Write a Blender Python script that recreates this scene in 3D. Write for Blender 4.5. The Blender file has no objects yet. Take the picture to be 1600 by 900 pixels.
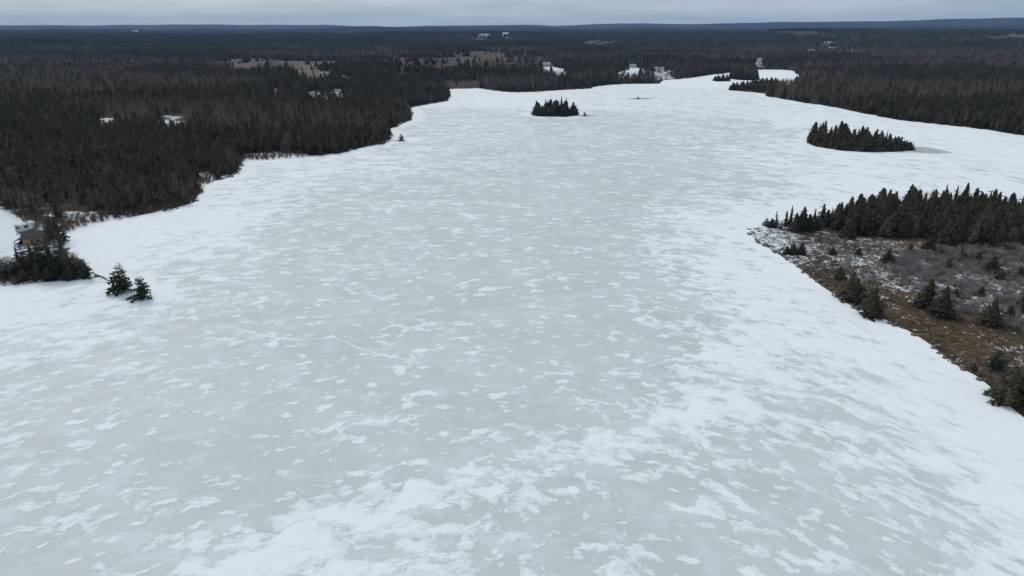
import bpy, bmesh, math, random
import numpy as np
from mathutils import Vector

random.seed(7)
RNG = np.random.default_rng(11)
R = math.radians
scene = bpy.context.scene
COL = scene.collection

# ------------------------------------------------------------------ camera
CAM_H = 60.0
FPX = 1066.0                      # focal length in photo pixels (1600 wide)
HORIZON = 44.0
PITCH = math.atan((450 - HORIZON) / FPX)
cam_d = bpy.data.cameras.new("camera")
cam_d.sensor_width = 36.0
cam_d.lens = 36.0 * FPX / 1600.0
cam_d.clip_start = 1.0
cam_d.clip_end = 60000.0
cam = bpy.data.objects.new("camera", cam_d)
COL.objects.link(cam)
cam.location = (0, 0, CAM_H)
cam.rotation_euler = (math.pi / 2 - PITCH, 0, 0)
scene.camera = cam

# ------------------------------------------------------------------ sky, sun, exposure
SUN_EL, SUN_AZ = R(42), R(-38)    # azimuth from +Y towards +X is positive; sun ahead and to the left
world = bpy.data.worlds.new("World")
scene.world = world
world.use_nodes = True
wn, wl = world.node_tree.nodes, world.node_tree.links
wn.clear()
w_out = wn.new("ShaderNodeOutputWorld")
w_bg = wn.new("ShaderNodeBackground")
w_sky = wn.new("ShaderNodeTexSky")
w_sky.sky_type = 'NISHITA'
w_sky.sun_disc = False
w_sky.sun_elevation = SUN_EL
w_sky.sun_rotation = SUN_AZ
w_sky.air_density = 1.0
w_sky.dust_density = 2.0
w_tc = wn.new("ShaderNodeTexCoord")
w_sep = wn.new("ShaderNodeSeparateXYZ")
w_zadd = wn.new("ShaderNodeMath"); w_zadd.operation = 'ADD'; w_zadd.inputs[1].default_value = 0.10
w_zmax = wn.new("ShaderNodeMath"); w_zmax.operation = 'MAXIMUM'; w_zmax.inputs[1].default_value = 0.06
w_dx = wn.new("ShaderNodeMath"); w_dx.operation = 'DIVIDE'
w_dy = wn.new("ShaderNodeMath"); w_dy.operation = 'DIVIDE'
w_comb = wn.new("ShaderNodeCombineXYZ")
w_noise = wn.new("ShaderNodeTexNoise")
w_noise.inputs["Scale"].default_value = 0.55
w_noise.inputs["Detail"].default_value = 6
w_noise.inputs["Roughness"].default_value = 0.52
w_ramp = wn.new("ShaderNodeValToRGB")
w_ramp.color_ramp.elements[0].position = 0.32
w_ramp.color_ramp.elements[0].color = (3.6, 4.4, 5.05, 1)
w_ramp.color_ramp.elements[1].position = 0.70
w_ramp.color_ramp.elements[1].color = (5.4, 6.15, 6.8, 1)
w_mix = wn.new("ShaderNodeMixRGB"); w_mix.inputs[0].default_value = 0.88   # thick veil of cloud over the clear sky
wl.new(w_tc.outputs["Generated"], w_sep.inputs[0])
wl.new(w_sep.outputs[2], w_zadd.inputs[0]); wl.new(w_zadd.outputs[0], w_zmax.inputs[0])
wl.new(w_sep.outputs[0], w_dx.inputs[0]); wl.new(w_zmax.outputs[0], w_dx.inputs[1])
wl.new(w_sep.outputs[1], w_dy.inputs[0]); wl.new(w_zmax.outputs[0], w_dy.inputs[1])
wl.new(w_dx.outputs[0], w_comb.inputs[0]); wl.new(w_dy.outputs[0], w_comb.inputs[1])
wl.new(w_comb.outputs[0], w_noise.inputs["Vector"])
wl.new(w_noise.outputs[0], w_ramp.inputs[0])
wl.new(w_sky.outputs[0], w_mix.inputs[1]); wl.new(w_ramp.outputs[0], w_mix.inputs[2])
wl.new(w_mix.outputs[0], w_bg.inputs[0])
w_bg.inputs[1].default_value = 0.10
wl.new(w_bg.outputs[0], w_out.inputs[0])

sun_d = bpy.data.lights.new("sun", 'SUN')
sun_d.energy = 1.5
sun_d.angle = R(14)
sun_d.color = (1.0, 0.965, 0.92)
sun = bpy.data.objects.new("sun", sun_d)
COL.objects.link(sun)
sdir = Vector((math.sin(SUN_AZ) * math.cos(SUN_EL), math.cos(SUN_AZ) * math.cos(SUN_EL), math.sin(SUN_EL)))
sun.rotation_euler = (-sdir).to_track_quat('-Z', 'Y').to_euler()
sun.location = (0, 0, 200)

scene.view_settings.view_transform = 'Standard'
scene.view_settings.look = 'None'
scene.view_settings.exposure = 0.19
scene.view_settings.gamma = 1.0
scene.render.engine = 'CYCLES'
scene.cycles.max_bounces = 4
scene.cycles.diffuse_bounces = 2
scene.cycles.glossy_bounces = 2
scene.cycles.volume_bounces = 0
scene.cycles.transparent_max_bounces = 4

# ------------------------------------------------------------------ numeric helpers
def _hash(ix, iy, seed):
    h = (ix.astype(np.int64) * 374761393 + iy.astype(np.int64) * 668265263 + seed * 144665) & 0xffffffff
    h = ((h ^ (h >> 13)) * 1274126177) & 0xffffffff
    return ((h ^ (h >> 16)) & 0xffffff) / float(0xffffff)

def vnoise(x, y, seed=0):
    x = np.asarray(x, float); y = np.asarray(y, float)
    ix = np.floor(x); iy = np.floor(y)
    fx = x - ix; fy = y - iy
    fx = fx * fx * fx * (fx * (fx * 6 - 15) + 10); fy = fy * fy * fy * (fy * (fy * 6 - 15) + 10)
    ix = ix.astype(np.int64); iy = iy.astype(np.int64)
    a = _hash(ix, iy, seed); b = _hash(ix + 1, iy, seed); c = _hash(ix, iy + 1, seed); d = _hash(ix + 1, iy + 1, seed)
    return (a + (b - a) * fx) * (1 - fy) + (c + (d - c) * fx) * fy

def fbm(x, y, seed=0, oct=3):
    s = 0; amp = 0.5; tot = 0
    x = np.asarray(x, float); y = np.asarray(y, float)
    for o in range(oct):
        s = s + amp * (vnoise(x, y, seed + o * 17) * 2 - 1); tot += amp
        x = x * 2.03 + 3.1; y = y * 2.03 + 7.7; amp *= 0.5
    return s / tot

def smooth(v, a, b):
    t = np.clip((np.asarray(v, float) - a) / (b - a), 0, 1)
    return t * t * (3 - 2 * t)

SP, CP = math.sin(PITCH), math.cos(PITCH)
def ray(px, py):
    a = (px - 800) / FPX; b = (450 - py) / FPX
    return np.array([a, CP + b * SP, -SP + b * CP])

def at(px, py, z=0.0):
    """the point of the place, at height z, that a spot of the photograph shows"""
    d = ray(px, py)
    t = (z - CAM_H) / d[2]
    return np.array([d[0] * t, d[1] * t])

def seg_dist(P, A, B):
    d = B - A
    L = max(float(d @ d), 1e-9)
    t = np.clip(((P - A) @ d) / L, 0, 1)
    q = P - A - t[:, None] * d
    return np.einsum('ij,ij->i', q, q)

def poly_sd(P, poly):
    """signed distance to a polygon, negative inside"""
    out = np.empty(len(P))
    for s in range(0, len(P), 60000):
        Q = P[s:s + 60000]
        best = np.full(len(Q), 1e18); ins = np.zeros(len(Q), bool)
        for i in range(len(poly)):
            A, B = poly[i], poly[(i + 1) % len(poly)]
            best = np.minimum(best, seg_dist(Q, A, B))
            c = (A[1] > Q[:, 1]) != (B[1] > Q[:, 1])
            if A[1] != B[1]:
                ins ^= c & (Q[:, 0] < (B[0] - A[0]) * (Q[:, 1] - A[1]) / (B[1] - A[1]) + A[0])
        dd = np.sqrt(best)
        out[s:s + 60000] = np.where(ins, -dd, dd)
    return out

def roughen(poly, step, amp, seed):
    """subdivide a shoreline and give it small coves and spurs"""
    out = []
    n = len(poly)
    for i in range(n):
        A, B = np.array(poly[i]), np.array(poly[(i + 1) % n])
        L = np.linalg.norm(B - A)
        st = step * max(1.0, np.linalg.norm(A) / 220.0)
        k = max(1, int(L / st))
        for j in range(k):
            p = A + (B - A) * j / k
            am = amp * max(1.0, np.linalg.norm(p) / 260.0)
            sc = 9.0 * max(1.0, np.linalg.norm(p) / 260.0)
            p = p + am * np.array([fbm(p[0] / sc, p[1] / sc, seed, 2), fbm(p[0] / sc, p[1] / sc, seed + 50, 2)])
            out.append(p)
    return np.array(out)

# ------------------------------------------------------------------ the lake's outline, walked round its shore
def walk(pts): return [at(*p) for p in pts]
shore_left = walk([(-60, 452), (0, 447), (60, 441), (110, 437), (148, 433), (146, 427), (132, 414), (118, 403), (106, 388), (104, 374), (122, 357), (160, 347),
    (220, 336), (280, 326), (306, 315), (319, 301), (316, 292), (332, 284), (368, 276), (383, 263), (385, 251), (420, 250), (480, 247), (530, 240), (572, 230),
    (600, 225), (611, 214), (603, 203), (625, 196), (641, 188), (645, 178), (640, 168), (670, 163), (700, 158), (705, 149), (700, 139),
    (745, 138), (780, 143), (800, 145), (870, 142), (922, 138), (926, 135.5), (962, 132), (1030, 131), (1036, 125.5), (1060, 124.5), (1085, 122),
    (1112, 117), (1146, 113), (1170, 110), (1200, 109), (1240, 110), (1252, 118), (1256, 124)])
point_far = walk([(1236, 132), (1200, 134), (1165, 136), (1136, 139.5), (1134, 141), (1150, 142.5), (1195, 146), (1198, 151), (1250, 159), (1300, 168), (1350, 178),
    (1400, 187), (1450, 193), (1500, 198), (1560, 206), (1600, 213), (1750, 238)])
right_bay = [(430.0, 262.0), (330.0, 232.0)]
brushy_point = walk([(1760, 350), (1600, 331), (1500, 318), (1400, 318), (1300, 332), (1240, 345), (1195, 352), (1180, 358), (1176, 368), (1184, 378), (1212, 398), (1250, 421), (1300, 456),
    (1340, 481), (1376, 494), (1422, 521), (1480, 558), (1535, 596), (1568, 628), (1600, 652), (1680, 720)])
near_side = [(128.0, 20.0), (160.0, -120.0), (120.0, -420.0), (-150.0, -460.0), (-330.0, -250.0), (-260.0, 20.0), (-196.0, 120.0)]
LAKE = roughen([tuple(p) for p in shore_left + point_far] + right_bay + [tuple(p) for p in brushy_point] + near_side, 4.0, 1.5, 3)

def blob(px0, px1, py, depth, seed, back=0.0):
    a, b = at(px0, py), at(px1, py)
    c = (a + b) / 2; w = abs(b[0] - a[0]) / 2
    c = c + np.array([0, depth / 2 - back])
    pts = []
    for k in range(40):
        t = 2 * math.pi * k / 40
        r = 1 + 0.16 * (vnoise(math.cos(t) * 1.7 + 9, math.sin(t) * 1.7 + 9, seed) * 2 - 1)
        pts.append(c + np.array([math.cos(t) * w * r, math.sin(t) * depth / 2 * r]))
    return np.array(pts)
isl_long = roughen(walk([(1258, 222), (1275, 230), (1310, 235.5), (1350, 238), (1400, 237), (1434, 235), (1428, 230), (1390, 222), (1350, 216), (1300, 213), (1268, 214)]), 4, 1.0, 21)
isl_round = blob(827, 910, 182.5, 26, 22)
isl_far = blob(1150, 1194, 125.5, 40, 23)
isl_far_small = blob(1117, 1144, 127.5, 22, 24)
isl_islet = roughen(walk([(172, 447), (182, 456), (205, 460), (222, 468), (238, 469), (244, 462), (232, 455), (206, 447), (185, 441)]), 2, 0.5, 25)
isl_rock = roughen(walk([(150, 428), (150, 434), (168, 441), (176, 444), (178, 440), (165, 435)]), 2, 0.2, 26)
isl_tree = blob(619, 640, 219.5, 5.5, 27)
ISLANDS = [isl_long, isl_round, isl_far, isl_far_small, isl_islet, isl_tree]

def land_sd(P):
    """distance to the shore, positive on land"""
    P = np.asarray(P, float)
    sd = np.full(len(P), 400.0)
    m = (P[:, 0] > -620) & (P[:, 0] < 1000) & (P[:, 1] > -760) & (P[:, 1] < 1500)
    Q = P[m]
    if len(Q):
        s = poly_sd(Q, LAKE)
        for isl in ISLANDS:
            c = isl.mean(0); rad = np.abs(isl - c).max() + 60
            k = np.hypot(Q[:, 0] - c[0], Q[:, 1] - c[1]) < rad
            if k.any(): s[k] = np.maximum(s[k], -poly_sd(Q[k], isl))
        sd[m] = s
    return sd

def height(x, y, sd):
    x = np.asarray(x, float); y = np.asarray(y, float)
    r = np.hypot(x, y)
    land = 0.30 * (1 - np.exp(-np.maximum(sd, 0) / 1.1)) + np.minimum(np.maximum(sd, 0), 70) * 0.030
    land = land + smooth(sd, 6, 40) * 0.25 * fbm(x / 9, y / 9, 5, 2)
    land = land + smooth(sd, 20, 230) * (6 + 8 * fbm(x / 330, y / 330, 8, 3))
    land = land + smooth(r, 1300, 3800) * (10 + 38 * fbm(x / 1500, y / 1500, 9, 3))
    az = x / np.maximum(y, 200.0)
    crest = 62 + 95 * smooth(az, -0.15, 0.75) + 34 * fbm(az * 3.1 + 2, r / 4200, 12, 3)
    land = land + smooth(r, 6000, 11000) * crest
    return np.where(sd > 0, land, np.maximum(sd * 0.35, -1.6))

def hz(x, y):
    P = np.array([[x, y]], float)
    return float(height(P[:, 0], P[:, 1], land_sd(P))[0])

def on_land(px, py, lift=0.0):
    """walk along the sight line until it meets the ground (plus lift)"""
    d = ray(px, py)
    n = math.hypot(d[0], d[1])
    rr = np.exp(np.linspace(math.log(60), math.log(13000), 900))
    X, Y, Z = d[0] / n * rr, d[1] / n * rr, CAM_H + d[2] / n * rr
    P = np.stack([X, Y], 1)
    g = height(X, Y, land_sd(P)) + lift
    k = np.argmax(Z < g) if (Z < g).any() else len(rr) - 1
    return P[k]

# ------------------------------------------------------------------ materials
def mat(name):
    m = bpy.data.materials.new(name); m.use_nodes = True
    nt = m.node_tree; b = nt.nodes["Principled BSDF"]
    return m, nt, b

def nd(nt, typ, **kw):
    n = nt.nodes.new(typ)
    for k, v in kw.items(): setattr(n, k, v)
    return n

def noise(nt, vec, scale, detail=4, rough=0.55, dist=0.0):
    n = nd(nt, "ShaderNodeTexNoise")
    n.inputs["Scale"].default_value = scale; n.inputs["Detail"].default_value = detail
    n.inputs["Roughness"].default_value = rough; n.inputs["Distortion"].default_value = dist
    if vec is not None: nt.links.new(vec, n.inputs["Vector"])
    return n.outputs[0]

def math_n(nt, op, a, b=None, c=None):
    n = nd(nt, "ShaderNodeMath", operation=op)
    for i, v in enumerate((a, b, c)):
        if v is None: continue
        if isinstance(v, (int, float)): n.inputs[i].default_value = v
        else: nt.links.new(v, n.inputs[i])
    return n.outputs[0]

def maprange(nt, v, a, b, c=0.0, d=1.0, smoothstep=True):
    n = nd(nt, "ShaderNodeMapRange")
    n.interpolation_type = 'SMOOTHSTEP' if smoothstep else 'LINEAR'
    nt.links.new(v, n.inputs[0])
    for i, q in enumerate((a, b, c, d)):
        n.inputs[i + 1].default_value = q
    return n.outputs[0]

def mixc(nt, f, a, b, typ='MIX'):
    n = nd(nt, "ShaderNodeMixRGB", blend_type=typ)
    for i, v in enumerate((f, a, b)):
        if isinstance(v, (int, float)): n.inputs[i].default_value = v
        elif isinstance(v, tuple): n.inputs[i].default_value = (*v, 1) if len(v) == 3 else v
        else: nt.links.new(v, n.inputs[i])
    return n.outputs[0]

def plain(name, col, rough=0.8, var=0.25, scale=2.0, spec=0.3, rand=0.0, warm=1.0):
    m, nt, b = mat(name)
    tc = nd(nt, "ShaderNodeTexCoord")
    f = noise(nt, tc.outputs["Object"], scale, 5, 0.6)
    c = mixc(nt, f, tuple(x * (1 - var) for x in col), tuple(x * (1 + var) for x in col))
    if rand:
        oi = nd(nt, "ShaderNodeObjectInfo")
        c = mixc(nt, oi.outputs["Random"], c, mixc(nt, 1.0, c, (1 + rand, 1 + rand * (1 - 0.25 * warm), 1 + rand * (1 - 0.4 * warm)), 'MULTIPLY'))
    nt.links.new(c, b.inputs["Base Color"])
    b.inputs["Roughness"].default_value = rough
    b.inputs["Specular IOR Level"].default_value = spec
    return m

def foliage(name, dark, light, rust):
    m, nt, b = mat(name)
    oi = nd(nt, "ShaderNodeObjectInfo")
    geo = nd(nt, "ShaderNodeNewGeometry")
    n1 = noise(nt, geo.outputs["Position"], 0.7, 3)
    f = math_n(nt, 'ADD', math_n(nt, 'MULTIPLY', oi.outputs["Random"], 0.6), math_n(nt, 'MULTIPLY', n1, 0.4))
    c = mixc(nt, f, dark, light)
    c = mixc(nt, maprange(nt, oi.outputs["Random"], 0.78, 1.0), c, rust)
    nt.links.new(c, b.inputs["Base Color"])
    b.inputs["Roughness"].default_value = 0.75
    b.inputs["Specular IOR Level"].default_value = 0.15
    return m

M = {}
M['needles'] = foliage("spruce_needles", (0.032, 0.030, 0.019), (0.062, 0.055, 0.034), (0.092, 0.070, 0.048))
M['pine'] = foliage("pine_needles", (0.028, 0.034, 0.025), (0.050, 0.055, 0.038), (0.055, 0.050, 0.036))
M['bark'] = plain("bark", (0.075, 0.062, 0.052), 0.9, 0.35, 6)
M['bare'] = plain("bare_twigs", (0.124, 0.105, 0.089), 0.9, 0.3, 3, rand=0.6)
M['brush'] = plain("grey_brush", (0.150, 0.140, 0.140), 0.9, 0.40, 0.6, rand=1.4, warm=0.15)
M['grass'] = plain("dead_grass", (0.085, 0.064, 0.042), 0.9, 0.40, 1.0, rand=1.5)
M['rock'] = None

# snow and ice of the lake
m, nt, b = mat("lake_ice")
flow = nd(nt, "ShaderNodeAttribute", attribute_name="flow").outputs["Vector"]
cover = nd(nt, "ShaderNodeAttribute", attribute_name="cover").outputs["Fac"]
geo = nd(nt, "ShaderNodeNewGeometry").outputs["Position"]
warp = nd(nt, "ShaderNodeVectorMath", operation='ADD')
wno = nd(nt, "ShaderNodeTexNoise"); wno.inputs["Scale"].default_value = 0.16; wno.inputs["Detail"].default_value = 3
nt.links.new(flow, wno.inputs["Vector"])
wsc = nd(nt, "ShaderNodeVectorMath", operation='SCALE'); wsc.inputs["Scale"].default_value = 3.0
nt.links.new(wno.outputs["Color"], wsc.inputs[0])
nt.links.new(flow, warp.inputs[0]); nt.links.new(wsc.outputs[0], warp.inputs[1])
wv = warp.outputs[0]
big = noise(nt, wv, 0.10, 3, 0.5)                        # large drifts
pat = noise(nt, wv, 0.34, 7, 0.57, 0.15)                 # patches with ragged edges
fine = noise(nt, wv, 2.1, 5, 0.66)
v = math_n(nt, 'ADD', math_n(nt, 'MULTIPLY', pat, 0.70), math_n(nt, 'MULTIPLY', big, 0.22))
v = math_n(nt, 'ADD', v, math_n(nt, 'MULTIPLY', fine, 0.08))
v = math_n(nt, 'ADD', v, math_n(nt, 'MULTIPLY', math_n(nt, 'SUBTRACT', cover, 0.5), 0.40))
crisp = maprange(nt, v, 0.511, 0.526)
# separate wind-packed scraps of snow lying on the bare ice
lay = nd(nt, "ShaderNodeVectorMath", operation='MULTIPLY'); lay.inputs[1].default_value = (0.85, 1.0, 1.0)
nt.links.new(flow, lay.inputs[0])
wob = nd(nt, "ShaderNodeVectorMath", operation='ADD')
wob2 = nd(nt, "ShaderNodeVectorMath", operation='SCALE'); wob2.inputs["Scale"].default_value = 1.1
wobn = nd(nt, "ShaderNodeTexNoise"); wobn.inputs["Scale"].default_value = 0.7; wobn.inputs["Detail"].default_value = 4
nt.links.new(flow, wobn.inputs["Vector"]); nt.links.new(wobn.outputs["Color"], wob2.inputs[0])
nt.links.new(lay.outputs[0], wob.inputs[0]); nt.links.new(wob2.outputs[0], wob.inputs[1])
scr = noise(nt, wob.outputs[0], 0.40, 2.0, 0.5)
scr = math_n(nt, 'ADD', scr, math_n(nt, 'MULTIPLY', math_n(nt, 'SUBTRACT', fine, 0.5), 0.18))
scr = math_n(nt, 'ADD', scr, math_n(nt, 'MULTIPLY', math_n(nt, 'SUBTRACT', big, 0.5), 0.25))
scr = math_n(nt, 'ADD', scr, math_n(nt, 'MULTIPLY', math_n(nt, 'SUBTRACT', cover, 0.36), 0.10))
scraps = maprange(nt, scr, 0.602, 0.616)
crisp = math_n(nt, 'MAXIMUM', crisp, math_n(nt, 'MULTIPLY', scraps, 0.92))
v = math_n(nt, 'MAXIMUM', v, math_n(nt, 'SUBTRACT', scr, 0.075))
veil = maprange(nt, noise(nt, wv, 0.055, 5, 0.6), 0.36, 0.66)
svv = math_n(nt, 'ADD', noise(nt, flow, 0.23, 6, 0.66), math_n(nt, 'MULTIPLY', math_n(nt, 'SUBTRACT', cover, 0.5), 0.22))
soft = maprange(nt, svv, 0.44, 0.66)
dust = maprange(nt, noise(nt, flow, 1.1, 6, 0.7), 0.45, 0.70)
tint = mixc(nt, veil, (0.520, 0.544, 0.550), (0.570, 0.592, 0.598))
tint = mixc(nt, math_n(nt, 'MULTIPLY', dust, 0.16), tint, (0.66, 0.70, 0.73))
tint = mixc(nt, math_n(nt, 'MULTIPLY', soft, 0.55), tint, (0.68, 0.72, 0.75))
snowc = mixc(nt, noise(nt, geo, 0.5, 4), (0.770, 0.788, 0.808), (0.83, 0.845, 0.862))
thick = math_n(nt, 'ADD', 0.70, math_n(nt, 'MULTIPLY', maprange(nt, v, 0.52, 0.60), 0.30))
col = mixc(nt, math_n(nt, 'MULTIPLY', crisp, thick), tint, snowc)
nt.links.new(col, b.inputs["Base Color"])
nt.links.new(maprange(nt, crisp, 0, 1, 0.62, 0.95, False), b.inputs["Roughness"])
nt.links.new(maprange(nt, crisp, 0, 1, 0.12, 0.04, False), b.inputs["Specular IOR Level"])
bump = nd(nt, "ShaderNodeBump"); bump.inputs["Strength"].default_value = 0.55; bump.inputs["Distance"].default_value = 0.22
hgt = math_n(nt, 'ADD', maprange(nt, v, 0.50, 0.62), math_n(nt, 'MULTIPLY', fine, 0.25))
nt.links.new(hgt, bump.inputs["Height"]); nt.links.new(bump.outputs[0], b.inputs["Normal"])
M['ice'] = m

# land: cover colour and snow amount are properties of each spot of ground
m, nt, b = mat("ground_cover")
gcol = nd(nt, "ShaderNodeAttribute", attribute_name="gcol").outputs["Color"]
gsnow = nd(nt, "ShaderNodeAttribute", attribute_name="gsnow").outputs["Fac"]
geo = nd(nt, "ShaderNodeNewGeometry")
n1 = noise(nt, geo.outputs["Position"], 0.35, 6, 0.65)
n2 = noise(nt, geo.outputs["Position"], 1.6, 6, 0.68)
n3 = noise(nt, geo.outputs["Position"], 0.012, 5, 0.6)
base = mixc(nt, n2, mixc(nt, 1.0, gcol, (0.55, 0.55, 0.55), 'MULTIPLY'), mixc(nt, 1.0, gcol, (1.5, 1.42, 1.3), 'MULTIPLY'))
n5 = noise(nt, geo.outputs["Position"], 0.16, 4, 0.6)
base = mixc(nt, maprange(nt, n5, 0.38, 0.62), mixc(nt, 1.0, base, (0.62, 0.60, 0.60), 'MULTIPLY'), base)
n6 = noise(nt, geo.outputs["Position"], 0.55, 5, 0.7)
base = mixc(nt, maprange(nt, n6, 0.50, 0.66), base, mixc(nt, 1.0, gcol, (2.0, 1.85, 1.55), 'MULTIPLY'))
base = mixc(nt, maprange(nt, n6, 0.46, 0.34), base, mixc(nt, 1.0, gcol, (0.42, 0.38, 0.38), 'MULTIPLY'))
base = mixc(nt, maprange(nt, n3, 0.35, 0.65, 0.0, 0.5), base, mixc(nt, 1.0, gcol, (0.8, 0.72, 0.68), 'MULTIPLY'))
n4 = noise(nt, geo.outputs["Position"], 0.05, 5, 0.6)
sv = math_n(nt, 'ADD', math_n(nt, 'MULTIPLY', n1, 0.40), math_n(nt, 'MULTIPLY', n2, 0.40))
sv = math_n(nt, 'ADD', sv, math_n(nt, 'MULTIPLY', n4, 0.20))
sv = math_n(nt, 'ADD', sv, math_n(nt, 'MULTIPLY', math_n(nt, 'SUBTRACT', gsnow, 0.5), 0.62))
sm = maprange(nt, sv, 0.48, 0.56)
col = mixc(nt, sm, base, (0.74, 0.77, 0.80))
nt.links.new(col, b.inputs["Base Color"])
b.inputs["Roughness"].default_value = 0.95
b.inputs["Specular IOR Level"].default_value = 0.1
bump = nd(nt, "ShaderNodeBump"); bump.inputs["Strength"].default_value = 0.8; bump.inputs["Distance"].default_value = 0.35
nt.links.new(n2, bump.inputs["Height"]); nt.links.new(bump.outputs[0], b.inputs["Normal"])
M['ground'] = m

# boulders with snow caught on top
m, nt, b = mat("boulder_stone")
tc = nd(nt, "ShaderNodeTexCoord"); geo = nd(nt, "ShaderNodeNewGeometry")
sep = nd(nt, "ShaderNodeSeparateXYZ"); nt.links.new(geo.outputs["Normal"], sep.inputs[0])
c = mixc(nt, noise(nt, tc.outputs["Object"], 3, 6), (0.055, 0.050, 0.046), (0.19, 0.175, 0.16))
sn = math_n(nt, 'ADD', sep.outputs[2], math_n(nt, 'MULTIPLY', noise(nt, geo.outputs["Position"], 1.3, 3), 0.9))
nt.links.new(mixc(nt, maprange(nt, sn, 1.46, 1.58), c, (0.76, 0.79, 0.82)), b.inputs["Base Color"])
b.inputs["Roughness"].default_value = 0.9
M['rock'] = m
M['snow'] = plain("packed_snow", (0.76, 0.79, 0.82), 0.95, 0.04, 1.5, 0.1)
M['wet'] = plain("wet_ice", (0.20, 0.225, 0.235), 0.25, 0.35, 0.25, 0.5)
M['slush'] = plain("grey_slush", (0.40, 0.41, 0.40), 0.5, 0.3, 0.2, 0.3)

# ------------------------------------------------------------------ object helpers
def tag(o, label=None, cat=None, group=None, kind=None):
    if label: o['label'] = label
    if cat: o['category'] = cat
    if group: o['group'] = group
    if kind: o['kind'] = kind
    return o

def mesh_from(name, V, F, mats, idx=None):
    me = bpy.data.meshes.new(name)
    me.from_pydata([tuple(v) for v in V], [], [tuple(f) for f in F])
    for mm in mats: me.materials.append(mm)
    if idx is not None: me.polygons.foreach_set("material_index", np.asarray(idx, dtype=np.int32))
    me.update()
    return me

def link(name, me, parent=None, loc=None):
    o = bpy.data.objects.new(name, me)
    COL.objects.link(o)
    if parent is not None: o.parent = parent
    if loc is not None: o.location = loc
    return o

def empty(name, loc, rz=0.0, sc=None):
    o = bpy.data.objects.new(name, None); COL.objects.link(o)
    o.empty_display_size = 0.3
    o.location = loc; o.rotation_euler = (0, 0, rz)
    if sc is not None: o.scale = sc
    return o

def grid_lines(lo, hi, c, d0, g):
    out = [c]
    s = c
    while s < hi: s += d0 + g * abs(s - c); out.append(s)
    s = c
    lows = []
    while s > lo: s -= d0 + g * abs(s - c); lows.append(s)
    return np.array(lows[::-1] + out)

def sheet(name, xs, ys, zfun):
    X, Y = np.meshgrid(xs, ys)
    P = np.stack([X.ravel(), Y.ravel()], 1)
    Z = zfun(P)
    nx, ny = len(xs), len(ys)
    V = np.column_stack([P, Z]).astype(np.float32)
    i = np.arange(nx * ny).reshape(ny, nx)
    F = np.stack([i[:-1, :-1], i[:-1, 1:], i[1:, 1:], i[1:, :-1]], -1).reshape(-1, 4).astype(np.int32)
    me = bpy.data.meshes.new(name)
    me.vertices.add(len(V)); me.vertices.foreach_set("co", V.ravel())
    me.loops.add(F.size); me.loops.foreach_set("vertex_index", F.ravel())
    me.polygons.add(len(F)); me.polygons.foreach_set("loop_start", np.arange(0, F.size, 4, dtype=np.int32))
    me.polygons.foreach_set("use_smooth", np.ones(len(F), bool))
    me.update(calc_edges=True); me.validate()
    return me, P, Z

# ------------------------------------------------------------------ clearings in the woods (photo spots walked onto the ground)
C_PINK, C_RED, C_TAN, C_YEL, C_SLASH, C_MARSH = (0.115, 0.092, 0.084), (0.078, 0.053, 0.046), (0.088, 0.073, 0.062), (0.095, 0.082, 0.052), (0.15, 0.13, 0.12), (0.062, 0.046, 0.042)
CLEAR = []
def clearing(x0, x1, yt, yb, col, snow, lift=12.5, skew=0.0, deep=1e9):
    q = np.array([on_land(x0, yb, lift), on_land(x1, yb + skew, lift), on_land(x1, yt + skew), on_land(x0, yt)])
    for f, b_ in ((0, 3), (1, 2)):
        d = q[f] - q[b_]; L = np.linalg.norm(d)
        if L > deep: q[f] = q[b_] + d * deep / L
    CLEAR.append((q, col, snow))
clearing(338, 446, 90, 97, C_PINK, 0.36)
clearing(452, 538, 95.5, 107, C_PINK, 0.42)
clearing(590, 742, 89, 97, C_RED, 0.10)
clearing(704, 800, 81, 88, C_TAN, 0.22)
clearing(790, 832, 83.5, 88, C_YEL, 0.10)
clearing(-20, 150, 117, 121, C_PINK, 0.26, 12.5, 0.0, 75)
clearing(256, 286, 180, 186, C_SLASH, 0.60, 7)
clearing(138, 176, 183, 188, C_SLASH, 0.58, 7)
clearing(424, 442, 136, 139, C_SLASH, 0.5, 8)
clearing(482, 504, 142, 147, C_SLASH, 0.52, 8)
clearing(514, 546, 139.5, 143, C_SLASH, 0.48, 8)
clearing(690, 748, 127, 137.5, C_MARSH, 0.32, 2)
clearing(845, 888, 103, 107.5, (0.09, 0.075, 0.065), 0.97, 5, 5.0)
clearing(968, 1010, 105.5, 110, (0.09, 0.075, 0.065), 0.85, 9)
clearing(1020, 1056, 112, 124, (0.10, 0.082, 0.074), 0.52, 1)
clearing(1178, 1194, 96, 102, (0.09, 0.075, 0.065), 0.5, 4)
clearing(1255, 1348, 80, 82, C_TAN, 0.42, 12.5, 0.0, 90)
clearing(1280, 1310, 66, 69, C_TAN, 0.5)
clearing(1325, 1412, 46.5, 49.5, C_TAN, 0.35)
clearing(1200, 1290, 50.5, 52, C_TAN, 0.1, 12.5, 0.0, 160)
clearing(1560, 1640, 52.5, 55.5, C_PINK, 0.35)
clearing(1130, 1190, 49, 51.5, C_TAN, 0.15)
clearing(740, 766, 55, 58.5, C_TAN, 0.42)
clearing(782, 802, 54, 56.5, C_TAN, 0.45)
clearing(905, 965, 62, 66, C_TAN, 0.05)
clearing(1550, 1600, 170, 179, C_PINK, 0.40, 8, 0.0, 25)
YARD = np.array(walk([(-90, 332), (0, 335), (22, 342), (60, 352), (104, 356), (104, 385), (112, 400), (60, 404), (30, 410), (-90, 430)]))
LPOINT = np.array(walk([(-90, 432), (30, 410), (60, 402), (112, 398), (150, 433), (60, 443), (-90, 455)]))
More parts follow.
